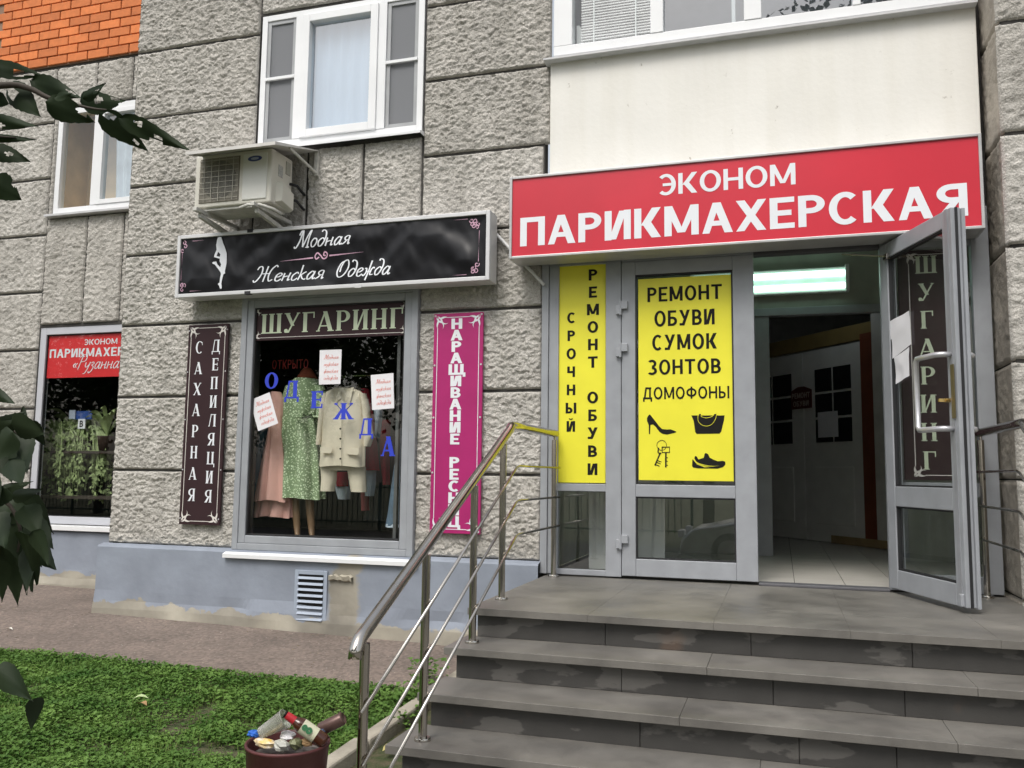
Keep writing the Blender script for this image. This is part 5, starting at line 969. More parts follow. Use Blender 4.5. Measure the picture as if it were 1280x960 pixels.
for rows_, m_, y_, nm, lab in ((((486, 452, 460), (530, 460, 468), (588, 456, 473)), CRIM, .4, 'blouse', 'crimson blouse right behind the beige jacket'), (((510, 468, 478), (530, 470, 476), (547, 470, 473)), PB, .36, 'scarf', 'pale blue cloth hanging below the right note'), (((586, 452, 470), (604, 456, 469), (620, 458, 466)), PB, .45, 'shorts', 'pale denim shorts under the crimson blouse'), (((590, 418, 436), (612, 420, 438), (624, 424, 436)), PB, .5, 'shorts', 'pale denim shorts between the legs of the beige shorts'),
    (((590, 420, 436), (608, 422, 434)), CRIM, .47, 'skirt', 'crimson cloth above the pale denim shorts'), (((545, 472, 494), (600, 472, 490), (650, 455, 482)), DKG, .62, 'coat', 'dark coat in the shadow beside the jeans'), (((525, 476, 488), (570, 476, 486), (606, 480, 486)), CRIM, .55, 'dress', 'dark red dress behind the blue letter А'), (((615, 452, 460), (638, 453, 460)), mat('rose_fabric', (.36, .10, .10), .9), .5, 'scarf', 'rose scarf end hanging low near the dark coat'), (((484, 410, 450), (496, 404, 455)), mat('ecru_fabric', (.42, .36, .27), .9, var=.2, vs=40), .5, 'blouse', 'ecru patterned blouse behind the jacket collar'), (((492, 346, 358), (500, 344, 360), (506, 350, 360)), mat('teal_fabric', (.08, .15, .20), .9, var=.4, vs=40), .5, 'top', 'teal patterned top between the pink and green dresses')):
    tag(garment(prof_px(rows_, y_, .05), nm, m_, folds=4, amp=.006, n=28), lab, nm)
rail = empty('clothes_rail', (-3.1, .5, 1.5), 'chrome clothes rail crowded with hangers behind the jacket', 'clothes rail'); a, c = gp(420, 470, .5), gp(470, 482, .5)
B().tube([(-4.0, .5, a[2]), (-2.62, .5, a[2])], .012, 8).build('bar', STEEL, rail)
for i in range(16): x = a[0]-.02+i*.028; B().tube([(x, .5, a[2]+.012), (x+.004, .485, a[2]-.02), (x-.002, .45, a[2]-.06), (x, .40, a[2]-.09)], .004, 5).build('hanger', STEEL if i % 3 else INK, rail)
p = gp(505, 530, .3); tag(B().tube([p, p+np.array([.02, 0, .02])], .012, 6).build('clip_hanger', WHITE), 'white clip hanger holding the jeans', 'hanger')
tag(B().box(-4.95, -1.95, .14, 1.45, .052, .075).build('display_floor', mat('display_floor', (.10, .085, .07), .6)), kind='structure')
# ------------------------------------------------------------------ plants in the far left window
LEAFM = mat('houseplant_green', (.26, .33, .14), .6, var=.25, vs=9); POT = mat('brown_pot', (.05, .028, .02), .6)
def houseplant(x, y, z, label, kind, sc=1.):
    r = empty('house_plant', (x, y, z), label, 'plant', 'plants in the hairdresser window'); B().lathe([(0, 0), (.07, 0), (.09, .14), (.095, .15), (.08, .15), (.075, .13)], (x, y, z), 18).build('pot', POT, r, True); b = B(); n = 110 if kind == 0 else 20
    for i in range(n):
        a = random.uniform(0, 6.28); L = random.uniform(.14, .36)*sc if kind == 0 else random.uniform(.3, .6)*sc; dr_ = random.uniform(.4, 1.5)
        if kind == 0: c = [np.array([x, y, z+.15])+np.array([math.cos(a)*L*min(1, t*1.6), math.sin(a)*L*.35*min(1, t*1.6), .16*sc*math.sin(math.pi*min(1, t*1.2))*dr_*.7-dr_*.55*sc*max(0, t-.3)**1.4]) for t in np.linspace(0, 1, 8)]; w = .006
        else: c = [np.array([x, y, z+.14])+np.array([math.cos(a)*L*.8*t, math.sin(a)*L*.3*t, L*t*1.5-1.0*L*t*t]) for t in np.linspace(0, 1, 8)]; w = .022
        wd_ = np.array([-math.sin(a), math.cos(a)*.5, .6])
        for k_ in range(7):
            wa, wb = (w*(1-abs(2*(k_+q)/7-1)**2)+.0006 for q in (0, 1)); b.face([c[k_]-wd_*wa, c[k_+1]-wd_*wb, c[k_+1]+wd_*wb, c[k_]+wd_*wa])
        if kind == 0:
            for t in range(1, 8):
                for s_ in range(3): p = c[t]+np.array([0, 0, random.uniform(-.02, .02)]); d_ = np.array([random.uniform(-1, 1), random.uniform(-.5, .5), random.uniform(-1.2, .3)])*.05; e_1 = np.array([d_[2], 0, -d_[0]])*.3; b.face([p, p+d_*.5+e_1, p+d_, p+d_*.5-e_1])
    tag(b.build('foliage', LEAFM, r), kind='stuff')
for px, py, y, lab, kd_, sc in ((72, 566, YR+.36, 'trailing pale green plant nearest the frame of the far left window', 0, 1.15), (104, 560, YR+.40, 'trailing pale green plant in the middle of the far left window', 0, 1.25), (132, 575, YR+.35, 'long-leaved plant beside the stone edge in the far left window', 1, 1.), (95, 552, YR+.5, 'arching strap-leaved plant rising above the trailing ones', 1, .9)): p = atY(px, py, y); houseplant(p[0], p[1], .79, lab, kd_, sc)
pl = empty('plant_shelf', (-6.4, YR+.4, .38), 'dark wooden shelf carrying the plants in the far left window', 'shelf'); B().box(-7.6, -5.6, YR+.26, YR+.58, .30, .33).build('board', MATS['dark_wood'], pl); B().box(-7.6, -5.6, YR+.26, YR+.58, .76, .785).build('board', MATS['dark_wood'], pl); [B().box(x, x+.04, YR+.28, YR+.56, .0, .76).build('upright', MATS['dark_wood'], pl) for x in (-7.55, -6.2, -5.7)]
# ------------------------------------------------------------------ litter bin and what is in it
bc = atD(360, 925, 3.1); bx_, by_ = bc[0], bc[1]; btop = bc[2]-.005; bg_ = float(gz(bx_, by_)); RB = .146
BIN = mat('maroon_enamel', (.085, .022, .022), .55, var=.25, vs=9, bump=.15, bs=50)
bn = empty('litter_bin', (bx_, by_, bg_), 'overfilled dark maroon metal litter bin on the lawn', 'litter bin')
B().lathe([(.0, bg_+.09-btop), (.118, bg_+.09-btop), (.122, bg_+.10-btop), (RB, -.012), (RB+.004, -.01), (RB+.004, 0), (RB-.004, 0), (RB-.006, -.01), (.115, bg_+.11-btop), (0, bg_+.11-btop)], (bx_, by_, btop), 40).build('drum', BIN, bn, True)
rt = CR*[1, 1, 0]; rt = rt/np.linalg.norm(rt); ff = np.array([-rt[1], rt[0], 0]); C0 = np.array([bx_, by_, btop])
for s_ in (-1, 1):
    B().cyl(C0+rt*s_*(RB-.01)+np.array([0, 0, -.11]), C0+rt*s_*(RB+.03)+np.array([0, 0, -.11]), .016, 12).build('pivot', BIN, bn)
    B().tube([C0+rt*s_*(RB+.022)+np.array([0, 0, -.10]), C0+rt*s_*(RB+.022)+np.array([0, 0, bg_-btop+.0])], .011, 8).build('stand_leg', BIN, bn)
B().tube([C0+rt*(RB+.022)+np.array([0, 0, bg_-btop+.012]), C0-rt*(RB+.022)+np.array([0, 0, bg_-btop+.012])], .011, 8).build('stand_base', BIN, bn)
B().lathe([(.0, -.035), (RB-.014, -.045)], C0, 24).build('rubbish_bed', mat('mixed_rubbish', (.10, .09, .08), .8, var=.8, vs=45), bn)
def bpx(u, v, lift=0.): return atD(260+u/4.571, 840+v/4.571, 3.1+lift)
# brown bottle
p0, p1 = bpx(590, 345, -.04), bpx(437, 238, -.04); ax = (p1-p0)/np.linalg.norm(p1-p0); L = np.linalg.norm(p1-p0)
bo = empty('bottle', p0, 'brown glass beer bottle with red neck foil sticking out of the bin', 'bottle'); BR = mat('brown_glass', (.06, .018, .008), .08, spec=.6)
B().lathe([(0, -.06), (.024, -.06), (.026, -.05), (.026, L*.38), (.021, L*.52), (.0128, L*.66), (.0118, L*.97), (.0, L*.97)], p0, 20, ax).build('glass_body', BR, bo, True); B().lathe([(.0152, L*.62), (.0142, L*.8), (.0138, L*.93)], p0, 16, ax).build('neck_foil', mat('red_foil', (.45, .02, .03), .35), bo, True); B().lathe([(.0145, L*.955), (.0155, L*.99), (.0, L*1.0)], p0, 16, ax).build('cap', INK, bo, True); B().lathe([(.0265, -.02), (.0265, L*.36)], p0, 20, ax).build('paper_label', mat('cream_label', (.62, .62, .45), .6), bo, True)
# its number print
toc = -ray(360, 905); toc /= np.linalg.norm(toc); sdv = np.cross(ax, toc); sdv /= np.linalg.norm(sdv); frn = np.cross(sdv, ax); b = B(); fL = lambda u, v, d: tuple(p0+ax*(L*.17)+sdv*(-v)+ax*u*-1+frn*(.0312+d)) if False else tuple(p0+ax*(L*.17)-sdv*u*1.0+ax*v+frn*(.0272+d))
text(b, '8', fL, -.012, .012, -.02, .02, t=.25, h=.2); b.build('lettering', mat('green_print', (.03, .16, .06), .5), bo)
# plastic cup
c0_, c1_ = bpx(300, 350, -.01), bpx(437, 270, -.01); ax2 = (c1_-c0_)/np.linalg.norm(c1_-c0_); L2 = np.linalg.norm(c1_-c0_)
cu = empty('plastic_cup', c0_, 'clear plastic cup with blue rubbish lying on top of the bin', 'cup'); B().lathe([(0, 0), (.020, 0), (.021, .004), (.034, L2), (.036, L2+.001), (.036, L2+.005), (.033, L2+.003), (.020, .006)], c0_, 24, ax2).build('cup_wall', mat('cloudy_plastic', (.80, .80, .74), .2, trans=.75), cu, True)
def crumple(c, r, name, m, label, cat, sq=(1, 1, .6), seed=0):
    V = []; n1, n2 = 7, 10
    for i in range(n1+1):
        for j in range(n2):
            th, ph = math.pi*i/n1, 2*math.pi*j/n2; k = 1+.5*(random.random()-.5)*(math.sin(th))+.12*math.sin(2*ph+seed); d_ = np.array([math.sin(th)*math.cos(ph)*sq[0], math.sin(th)*math.sin(ph)*sq[1], math.cos(th)*sq[2]]); V.append(c+r*k*d_)
    Fq = [(i*n2+j, i*n2+(j+1) % n2, (i+1)*n2+(j+1) % n2, (i+1)*n2+j) for i in range(n1) for j in range(n2)]
    return tag(mesh_fast(name, V, Fq, m, None, False), label, cat)
crumple(bpx(262, 352, -.0), .022, 'plastic_bag', mat('blue_plastic', (.02, .12, .50), .35), 'bright blue crumpled plastic at the left rim of the bin', 'bag', seed=1)
crumple(bpx(322, 405, -.03), .034, 'snack_wrapper', mat('yellow_wrapper', (.75, .50, .10), .4, var=.6, vs=35, col2=(.65, .62, .58)), 'yellow and white crushed snack wrapper at the front of the bin', 'wrapper', (1.2, .7, .45), 2)
crumple(bpx(420, 420, -.05), .033, 'carton', mat('grey_carton', (.45, .45, .40), .6, var=.3, vs=30), 'pale crushed carton in the middle of the bin', 'carton', (1, .8, .6), 3)
crumple(bpx(452, 362, .0), .030, 'paper_wad', mat('white_paper', (.8, .8, .8)), 'white crumpled paper wad behind the cartons in the bin', 'paper', (1.1, .8, .5), 4)
crumple(bpx(505, 412, -.04), .028, 'foil_wrapper', mat('olive_foil', (.14, .15, .08), .35, .2, var=.4, vs=30), 'olive green wrapper at the front rim of the bin', 'wrapper', (1, .7, .7), 5)
crumple(bpx(565, 402, -.03), .022, 'paper_bag', mat('tan_paper', (.50, .32, .16), .7, var=.3, vs=30), 'tan paper scrap below the bottle label', 'paper', (1.1, .7, .6), 6)
crumple(bpx(640, 372, -.01), .026, 'snack_wrapper', mat('navy_foil', (.05, .07, .12), .3, .3, var=.6, vs=40), 'dark blue grey foil wrapper at the right rim of the bin', 'wrapper', (.8, .8, 1), 7)
p = bpx(640, 330, .05); q = bpx(690, 305, .05); cn = tag(B().lathe([(0, 0), (.022, 0), (.024, .004), (.024, .09), (.02, .098), (.019, .095), (0, .094)], p, 18, q-p).build('drink_can', mat('brown_can', (.12, .07, .06), .35, .4), None, True), 'dull brown drink can poking out of the right side of the bin', 'can')
for o_ in (): pass
# ------------------------------------------------------------------ lawn: clover, grass blades, weeds along the kerb
def leafmass(name, px_, py_, pz_, size, tilt, m, label, cat, parent=None, up=.0):
    n = len(px_); a = rng.uniform(0, 2*np.pi, n); t = rng.uniform(tilt[0], tilt[1], n); s = rng.uniform(size[0], size[1], n); w = s*rng.uniform(.32, .5, n)
    d = np.stack([np.cos(a)*np.cos(t), np.sin(a)*np.cos(t), np.sin(t)], 1)*s[:, None]; sd1 = np.stack([-np.sin(a), np.cos(a), 0*a], 1)*w[:, None]; base = np.stack([px_, py_, pz_], 1)
    dn = np.array([0, 0, -1.])*(s*.22)[:, None]
    V = np.stack([base, base+d*.5+sd1-dn*.3, base+d+dn, base+d*.5-sd1-dn*.3], 1).reshape(-1, 3); Fq = np.arange(4*n).reshape(-1, 4); 
    return mesh_fast(name, V, Fq, m, parent, False)
def leafmat(name, c_a, c_b, vs=30, rough=.5, tr=.25):
    if name in MATS: return MATS[name]
    m = mat(name, c_a, rough, var=.3, vs=vs, col2=c_b, det=6, spec=.16); n, l, b = N(m)
    o = n['Material Output']; t = n.new('ShaderNodeBsdfTranslucent'); mx = n.new('ShaderNodeMixShader'); mx.inputs[0].default_value = tr; l.new(b.inputs['Base Color'].links[0].from_socket, t.inputs[0]); l.new(b.outputs[0], mx.inputs[1]); l.new(t.outputs[0], mx.inputs[2]); l.new(mx.outputs[0], o.inputs[0]); return m
CLOV = leafmat('clover_leaf', (.17, .29, .068), (.05, .125, .022), 4.5); BLADE = leafmat('grass_blade', (.23, .33, .09), (.08, .16, .03), 6)
def lawn_pts(n, dens_fn=None):
    x = rng.uniform(-7.2, -1.3, n); ey = edge_y(x); y = ey+.05-rng.uniform(0, 1, n)*(ey+4.9); 
    side = ((x-K0[0])*(-nk[0])+(y-K0[1])*(-nk[1])); keep = (side < -.0)&(y < ey+.07+.09*(vn(x*5, x*0, 8)-.5)); x, y, ey = x[keep], y[keep], ey[keep]
    dn_ = vn(x*2.2, y*2.2, 51)*.6+vn(x*6, y*6, 52)*.4; keep = dn_ > np.where(y > ey[:len(x)]-.25, 0, .10)+.24*rng.random(len(x)); return x[keep], y[keep]
x, y = lawn_pts(230000); hgt = .012+.055*vn(x*3, y*3, 61)*rng.random(len(x)); tag(leafmass('clover_lawn', x, y, gz(x, y)-.012+hgt, (.010, .034), (-.2, .95), CLOV, '', ''), 'clover and broad-leaved lawn beside the asphalt path', 'lawn', kind='stuff')
x, y = lawn_pts(160000); n = len(x); a = rng.uniform(0, 6.28, n); h = rng.uniform(.02, .10, n)**1.0; ln = rng.uniform(.1, .7, n)*h; b0 = np.stack([x, y, gz(x, y)-.03], 1); wv = np.stack([-np.sin(a), np.cos(a), 0*a], 1)*.0018
md = b0+np.stack([np.cos(a)*ln*.4, np.sin(a)*ln*.4, h*.65], 1); tp = b0+np.stack([np.cos(a)*ln, np.sin(a)*ln, h], 1); V = np.stack([b0-wv, b0+wv, md+wv*.7, tp, md-wv*.7], 1).reshape(-1, 3)
k_ = np.arange(n)[:, None]*5; o = mesh_fast('grass_lawn', V, np.concatenate([np.concatenate([k_, k_+1, k_+2, k_+4], 1), np.concatenate([k_+4, k_+2, k_+3, k_+3], 1)])[:n], BLADE); tag(o, 'thin grass blades among the clover of the lawn', 'lawn', kind='stuff')
# weeds between kerb and steps
def weed(px, py, n, spread, h, lab):
    g0 = atG(px, py); r = empty('weed_plant', g0, lab, 'weed', 'weeds by the steps'); xx = g0[0]+rng.normal(0, spread, n); yy = g0[1]+rng.normal(0, spread, n); zz_ = gz(xx, yy)+rng.uniform(0, h, n)
    leafmass('foliage', xx, yy, zz_, (.02, .05), (0, .9), CLOV, '', '', r)['kind'] = 'stuff'
weed(520, 880, 130, .07, .10, 'leafy weed growing between the kerb and the lowest steps'); weed(535, 855, 110, .06, .14, 'tallest weed beside the railing post and the asphalt'); weed(500, 905, 70, .05, .05, 'small weed in the paving crack by the kerb')
# fallen leaves on the lawn
FL = mat('fallen_leaf', (.42, .36, .14), .7, var=.2); 
def flat_leaf(p, L, a, m, lab):
    b = B(); prof_ = [(0, .02), (.2, .22), (.45, .32), (.7, .22), (1, 0.)]; c, s_ = math.cos(a), math.sin(a)
    L_1 = [(u, w) for u, w in prof_]; pt = lambda u, w: p+np.array([(u*c-w*s_)*L, (u*s_+w*c)*L, .012*math.sin(u*3)+abs(w)*L*.35])
    for (u0, w0), (u1, w1) in zip(L_1, L_1[1:]): b.face([pt(u0, 0), pt(u1, 0), pt(u1, w1), pt(u0, w0)]); b.face([pt(u0, -w0), pt(u1, -w1), pt(u1, 0), pt(u0, 0)])
    return tag(b.build('fallen_leaf', m, None, True), lab, 'leaf', 'fallen leaves')
g0 = atG(165, 886); flat_leaf(g0+np.array([0, 0, .05]), .085, .5, mat('pale_leaf', (.45, .55, .28), .6), 'pale green fallen leaf lying on the lawn'); g0 = atG(172, 891); flat_leaf(g0+np.array([0, 0, .045]), .07, -.2, mat('brown_leaf', (.32, .20, .09), .7), 'small brown fallen leaf next to the pale green one')
g0 = atG(478, 947); flat_leaf(g0+np.array([0, 0, .03]), .08, 1.0, FL, 'yellow fallen leaf on the paving by the lowest railing post'); g0 = atG(8, 789); flat_leaf(g0+np.array([0, 0, .01]), .05, .2, mat('litter_white', (.7, .68, .62), .7), 'pale scrap lying on the asphalt at the left edge')
# ------------------------------------------------------------------ foreground leaves hanging into the picture
LEAF = leafmat('dark_tree_leaf', (.020, .034, .012), (.010, .020, .007), 14, .6, .08); LILAC = leafmat('lilac_leaf', (.028, .042, .020), (.012, .022, .009), 10, .5, .08)
STEM = mat('twig_bark', (.05, .04, .03), .8)
def big_leaf(bp, tp, wpx, dep, m, parent, holes=0, seed=0, curl=.15, roll=None, heart=False):
    r_ = random.Random(seed); A = atD(*bp, dep); T = atD(*tp, dep+r_.uniform(-.05, .05)); ax = T-A; L = np.linalg.norm(ax); ax /= L; view = CF; sd1 = np.cross(ax, view); sd1 /= np.linalg.norm(sd1); nm = np.cross(sd1, ax); ro = roll if roll is not None else r_.uniform(-.5, .5)
    s1_ = sd1*math.cos(ro)+nm*math.sin(ro); n1 = np.cross(s1_, ax); W_ = wpx/F*dep/2/max(.5, math.cos(ro)); N_, M_ = 16, 5; V = []
    for i in range(N_+1):
        t = i/N_; w = W_*(math.sin(math.pi*min(1, t**(.62 if not heart else .5)))**.9*(1-.25*t)*1.18 if t < .97 else .02); w = max(w, W_*.02)
        for j in range(-M_, M_+1):
            s_ = j/M_; cc = -curl*L*(t-.0)**2; ww = w*s_*(1+.05*math.sin(t*40+seed)*(abs(s_) > .9)); V.append(A+ax*L*t+s1_*ww+n1*(abs(s_)*w*.14+cc*.5+.02*L*math.sin(5*t+seed+2*s_)))
    k = 2*M_+1; Fq = []; hs_c = [(r_.uniform(.15, .9), r_.uniform(-1, 1), r_.uniform(.06, .13)) for _ in range(holes)]
    for i in range(N_):
        for j in range(k-1):
            t, s_ = (i+.5)/N_, (j+.5-M_)/M_
            if any(((t-a)**2+((s_-c)*.28)**2) < e*e for a, c, e in hs_c): continue
            Fq.append((i*k+j, i*k+j+1, (i+1)*k+j+1, (i+1)*k+j))
    return mesh_fast('leaf', V, Fq, m, parent, True)
def stem_path(pts, dep, r0, r1, name, m, parent): P_ = [atD(u, v, dep) for u, v in pts]; return B().tube(crom(P_, 4), list(np.linspace(r0, r1, (len(pts)-1)*4+1)), 8).build(name, m, parent, True)
dT = 1.5; gtree = atD(-620, 300, 1.75); base = np.array([gtree[0], gtree[1], float(gz(gtree[0], gtree[1]))])
tr = empty('young_tree', base, 'dark chewed tree branch reaching in at the upper left corner', 'tree')
B().tube([base, base+np.array([.02, 0, .8]), np.array([gtree[0], gtree[1], .9]), atD(-420, 140, 1.65), atD(-298, 180, 1.5)], [.02, .018, .015, .011, .008], 10).build('trunk', STEM, tr, True)
stem_path([(-300, 180), (-120, 125), (0, 107), (35, 110), (60, 122), (90, 130), (118, 136), (143, 138)], dT, .008, .0012, 'branch', STEM, tr); stem_path([(-300, 180), (-150, 185), (-40, 170), (20, 172)], dT+.02, .007, .001, 'branch', STEM, tr); stem_path([(-300, 180), (-160, 230), (-50, 222), (2, 230)], dT+.05, .006, .001, 'branch', STEM, tr)
for i, (bp, tp, w, h) in enumerate([((-14, 82), (56, 96), 19, 2), ((38, 100), (104, 124), 21, 1), ((100, 127), (157, 127), 25, 3), ((104, 124), (134, 104), 12, 1), ((8, 106), (54, 147), 25, 2), ((57, 127), (120, 153), 25, 1), ((124, 141), (186, 189), 24, 2), ((148, 147), (239, 188), 19, 3), ((-20, 148), (52, 160), 14, 2), ((-20, 172), (49, 175), 8, 0), ((-15, 185), (39, 203), 19, 1), ((-10, 225), (29, 250), 26, 1), ((-6, 122), (12, 130), 14, 0), ((68, 122), (92, 117), 9, 0), ((-60, 130), (-15, 150), 24, 1), ((-70, 190), (-20, 215), 24, 1), ((-50, 95), (-8, 90), 20, 1)]): big_leaf(bp, tp, w*1.18, dT+random.uniform(-.06, .06), LEAF, tr, h, i, curl=.08, roll=random.uniform(-.3, .3))
gl_ = atD(-170, 620, 1.5); base = np.array([gl_[0], gl_[1], float(gz(gl_[0], gl_[1]))]); li = empty('lilac_bush', base, 'dark heart-shaped lilac leaves hanging in at the left edge', 'bush')
B().tube([base, base+np.array([.02, .0, .4]), atD(-130, 560, 1.5), atD(-60, 470, 1.5)], [.02, .018, .012, .005], 10).build('trunk', STEM, li, True)
stem_path([(-110, 540), (-40, 520), (10, 535), (25, 545)], 1.45, .005, .0015, 'branch', STEM, li); stem_path([(-120, 600), (-50, 605), (5, 625), (25, 660), (22, 690)], 1.42, .006, .0015, 'branch', STEM, li); stem_path([(-120, 700), (-60, 780), (-20, 840), (4, 852)], 1.1, .005, .0015, 'branch', STEM, li)
for i, (bp, tp, w) in enumerate([((-15, 488), (23, 506), 15), ((14, 532), (63, 538), 30), ((16, 540), (-6, 580), 32), ((22, 540), (41, 598), 28), ((6, 548), (21, 601), 22), ((-5, 545), (27, 522), 22), ((30, 528), (58, 552), 24), ((14, 622), (62, 612), 15), ((25, 622), (74, 664), 30), ((22, 624), (-8, 655), 34), ((30, 632), (52, 672), 26), ((20, 662), (76, 716), 34), ((25, 664), (57, 722), 30), ((12, 655), (38, 712), 26), ((4, 672), (31, 749), 36), ((30, 684), (44, 745), 26), ((0, 685), (14, 722), 28), ((-10, 640), (12, 692), 26), ((18, 638), (24, 692), 11), ((-20, 655), (4, 700), 28), ((36, 650), (70, 690), 22), ((8, 610), (-14, 640), 24), ((-8, 700), (8, 745), 30), ((20, 690), (48, 735), 26), ((40, 664), (66, 704), 24), ((-10, 560), (10, 596), 26), ((10, 575), (34, 612), 22), ((-15, 600), (10, 640), 28), ((2, 640), (30, 676), 26), ((-20, 520), (8, 545), 24)]):
    big_leaf(bp, tp, w*1.02, 1.43+random.uniform(-.08, .08), LILAC, li, 0, 40+i, .35, random.uniform(-.6, .6), True)
    if i > 0: jx, jy = random.uniform(-16, 4), random.uniform(-14, 10); big_leaf((bp[0]+jx, bp[1]+jy), (tp[0]+jx-random.uniform(0, 10), tp[1]+jy), w*.85, 1.55+random.uniform(-.04, .08), LILAC, li, 0, 140+i, .4, random.uniform(-.7, .7), True)
big_leaf((-8, 836), (50, 876), 28, 1.08, LILAC, li, 0, 80, .3, .2, True); big_leaf((46, 872), (38, 912), 13, 1.08, LILAC, li, 0, 81, .1, .9, True)
# ------------------------------------------------------------------ across the street (shows in the glass): trees, fence, car
def street_tree(x, y, h, rad, seed, lab):
    g = float(gz(x, y)); r = empty('street_tree', (x, y, g), lab, 'tree', 'trees across the street'); rg = np.random.default_rng(seed); b = B(); b.tube([(x, y, g-.1), (x+.05, y, g+h*.3), (x, y+.1, g+h*.6), (x, y, g+h*.9)], [.16, .13, .08, .03], 10)
    for i in range(9): a = rg.uniform(0, 6.28); z = g+h*rg.uniform(.35, .8); b.tube([(x, y, z), (x+rad*.6*math.cos(a), y+rad*.6*math.sin(a), z+h*.12)], [.05, .015], 6)
    b.build('trunk', mat('street_bark', (.07, .055, .04), .9), r); cl = 60; cc = rg.normal(0, 1, (cl, 3)); cc /= np.linalg.norm(cc, axis=1)[:, None]; cc *= rg.uniform(.35, 1, cl)[:, None]; cc = cc*[rad, rad, h*.36]+[x, y, g+h*.62]; n = 15000
    id_ = rg.integers(0, cl, n); pp = cc[id_]+rg.normal(0, .33*rad/2.2, (n, 3)); a = rg.uniform(0, 6.28, n); t = rg.uniform(-.9, .9, n); s = rg.uniform(.12, .24, n)
    d = np.stack([np.cos(a)*np.cos(t), np.sin(a)*np.cos(t), np.sin(t)], 1)*s[:, None]; s2_ = np.cross(d, rg.normal(0, 1, (n, 3))); s2_ /= np.linalg.norm(s2_, axis=1)[:, None]+1e-9; s2_ *= (s*.4)[:, None]
    V = np.stack([pp, pp+d*.5+s2_, pp+d, pp+d*.5-s2_], 1).reshape(-1, 3); tag(mesh_fast('crown', V, np.arange(4*n).reshape(-1, 4), leafmat('street_leaf', (.05, .085, .022), (.02, .042, .01), 5), r), kind='stuff')
for i, (x, y, h, rd, lab) in enumerate(((-9.6, -16.3, 10.5, 3.4, 'broad leafy tree behind the green fence across the street'), (-15.0, -18.5, 9.5, 2.6, 'smaller leafy tree left of the broad one behind the fence'), (-1.8, -17, 9.5, 3.0, 'leafy tree across the street behind the silver car'), (3.1, -15.6, 15, 3.0, 'tallest tree across the street right of the silver car'), (-22.5, -16.5, 10, 3.6, 'broad tree at the far left end of the fence, added to darken the hairdresser glass'), (10.5, -18, 9, 3.0, 'leafy tree far across the street at the right'))): street_tree(x, y, h, rd, 100+i, lab)  # far left tree is added to block sky mirrored in the hairdresser glass
fn_ = empty('railing_fence', (-12, -14.8, -1), 'green metal fence across the street', 'fence'); FM = mat('green_fence', (.02, .07, .05), .5); gf = float(gz(-9, -14.8))
for i in range(12): x = -24+i*2.; B().box(x-.03, x+.03, -14.83, -14.77, gf-.05, gf+1.25).build('post', FM, fn_)
for z in (.2, 1.1): B().box(-24, -2, -14.82, -14.79, gf+z, gf+z+.04).build('rail', FM, fn_)
for i in range(146): x = -24+i*.15; B().box(x-.008, x+.008, -14.815, -14.795, gf+.1, gf+1.2).build('bar', FM, fn_)
cgz = float(gz(0, -10.6))+.02; CX = -1.75
car = empty('parked_car', (.5, -10.6, cgz), 'silver saloon car parked at the kerb across from the shops', 'car'); SIL = mat('silver_paint', (.50, .51, .53), .25, .6, var=.02, coat=.6); DG = mat('car_glass', (.012, .014, .016), .05)
side = [(0, .32), (.05, .55), (.25, .70), (.9, .84), (1.25, .92), (1.85, 1.32), (2.4, 1.44), (3.1, 1.40), (3.75, 1.08), (4.3, 1.02), (4.5, .9), (4.52, .45), (4.4, .25), (.15, .22)]
def inset(u, z): return .10*max(0, (z-.85)/.6)+.04*(1 if u < .2 or u > 4.4 else 0)
V = []; b = B(); k = len(side)
for (yy, sg_) in ((-9.72, 1), (-11.48, -1)): V += [(CX+u, yy-sg_*inset(u, z)*1.6, cgz+z) for u, z in side]
b.add(V, [tuple(range(k)), tuple(range(2*k-1, k-1, -1))]+[(i, i+k, (i+1) % k+k, (i+1) % k) for i in range(k)]); bd_ = b.build('body', SIL, car, bevel=.05, seg=3)
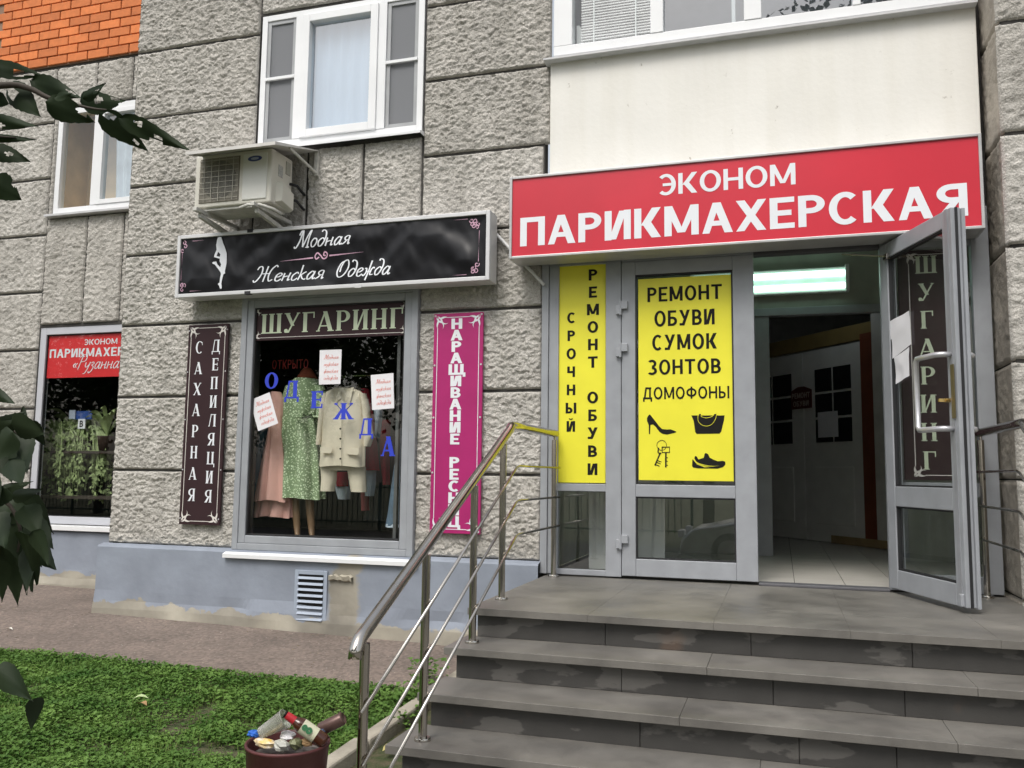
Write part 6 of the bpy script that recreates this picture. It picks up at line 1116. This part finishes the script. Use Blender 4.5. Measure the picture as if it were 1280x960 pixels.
for sg_, yy in ((1, -9.72), (-1, -11.48)):
    for poly in (((1.5, .98), (1.95, 1.30), (2.38, 1.37), (2.38, .98)), ((2.46, .98), (2.46, 1.37), (3.05, 1.34), (3.55, 1.06), (3.5, .98))):
        b = B(); b.face([(CX+u, yy-sg_*inset(u, z)*1.6+sg_*.012, cgz+z) for u, z in poly][::sg_]); b.build('side_window', DG, car)
    for u in (.88, 3.62):
        yo = yy+.015*sg_; w_ = empty('wheel', (CX+u, yo, cgz), parent=car); B().lathe([(.20, -.1), (.31, -.1), (.325, -.08), (.325, -.02), (.31, .0), (.21, .0)], (CX+u, yo, cgz+.325), 28, (0, sg_, 0)).build('tyre', RUB, w_, True); B().lathe([(.0, .0), (.05, .0), (.06, -.015), (.17, -.01), (.205, .002), (.21, -.02)], (CX+u, yo, cgz+.325), 20, (0, sg_, 0)).build('rim', mat('rim_alloy', (.3, .3, .31), .3, .8), w_, True)
        for s5 in range(7): a = s5*2*math.pi/7; B().obox((CX+u+.05*math.cos(a)-.012*math.sin(a), yo-.006*sg_, cgz+.325+.05*math.sin(a)+.012*math.cos(a)), (.14*math.cos(a), 0, .14*math.sin(a)), (.024*math.sin(a), 0, -.024*math.cos(a)), (0, .012*sg_, 0)).build('spoke', MATS['rim_alloy'], w_)
b = B(); b.face([(CX+1.3, -9.95, cgz+.965), (CX+1.3, -11.25, cgz+.965), (CX+1.84, -11.1, cgz+1.325), (CX+1.84, -10.1, cgz+1.325)]); b.build('windscreen', DG, car)
for yy in (-9.95, -11.25): B().box(CX-.02, CX+.1, yy-.17, yy+.17, cgz+.55, cgz+.68).build('headlight', mat('lamp_glass', (.6, .6, .62), .1), car, bevel=.02); B().box(CX+4.42, CX+4.53, yy-.15, yy+.15, cgz+.72, cgz+.86).build('tail_light', mat('tail_red', (.3, .01, .01), .2), car, bevel=.02)

# ------------------------------------------------------------------ leaf crumbs and grit on the path
n = 260; x = rng.uniform(-7.5, -1.4, n); y = -.12-rng.random(n)**1.3*1.5; k = y > edge_y(x)-.02; x, y = x[k], y[k]
tag(leafmass('path_litter', x, y, gz(x, y)+.012, (.006, .022), (-.05, .2), mat('dry_crumbs', (.30, .24, .13), .8, vs=3, col2=(.07, .055, .04)), '', ''), 'dry leaf crumbs and grit scattered over the asphalt path', 'litter', kind='stuff')
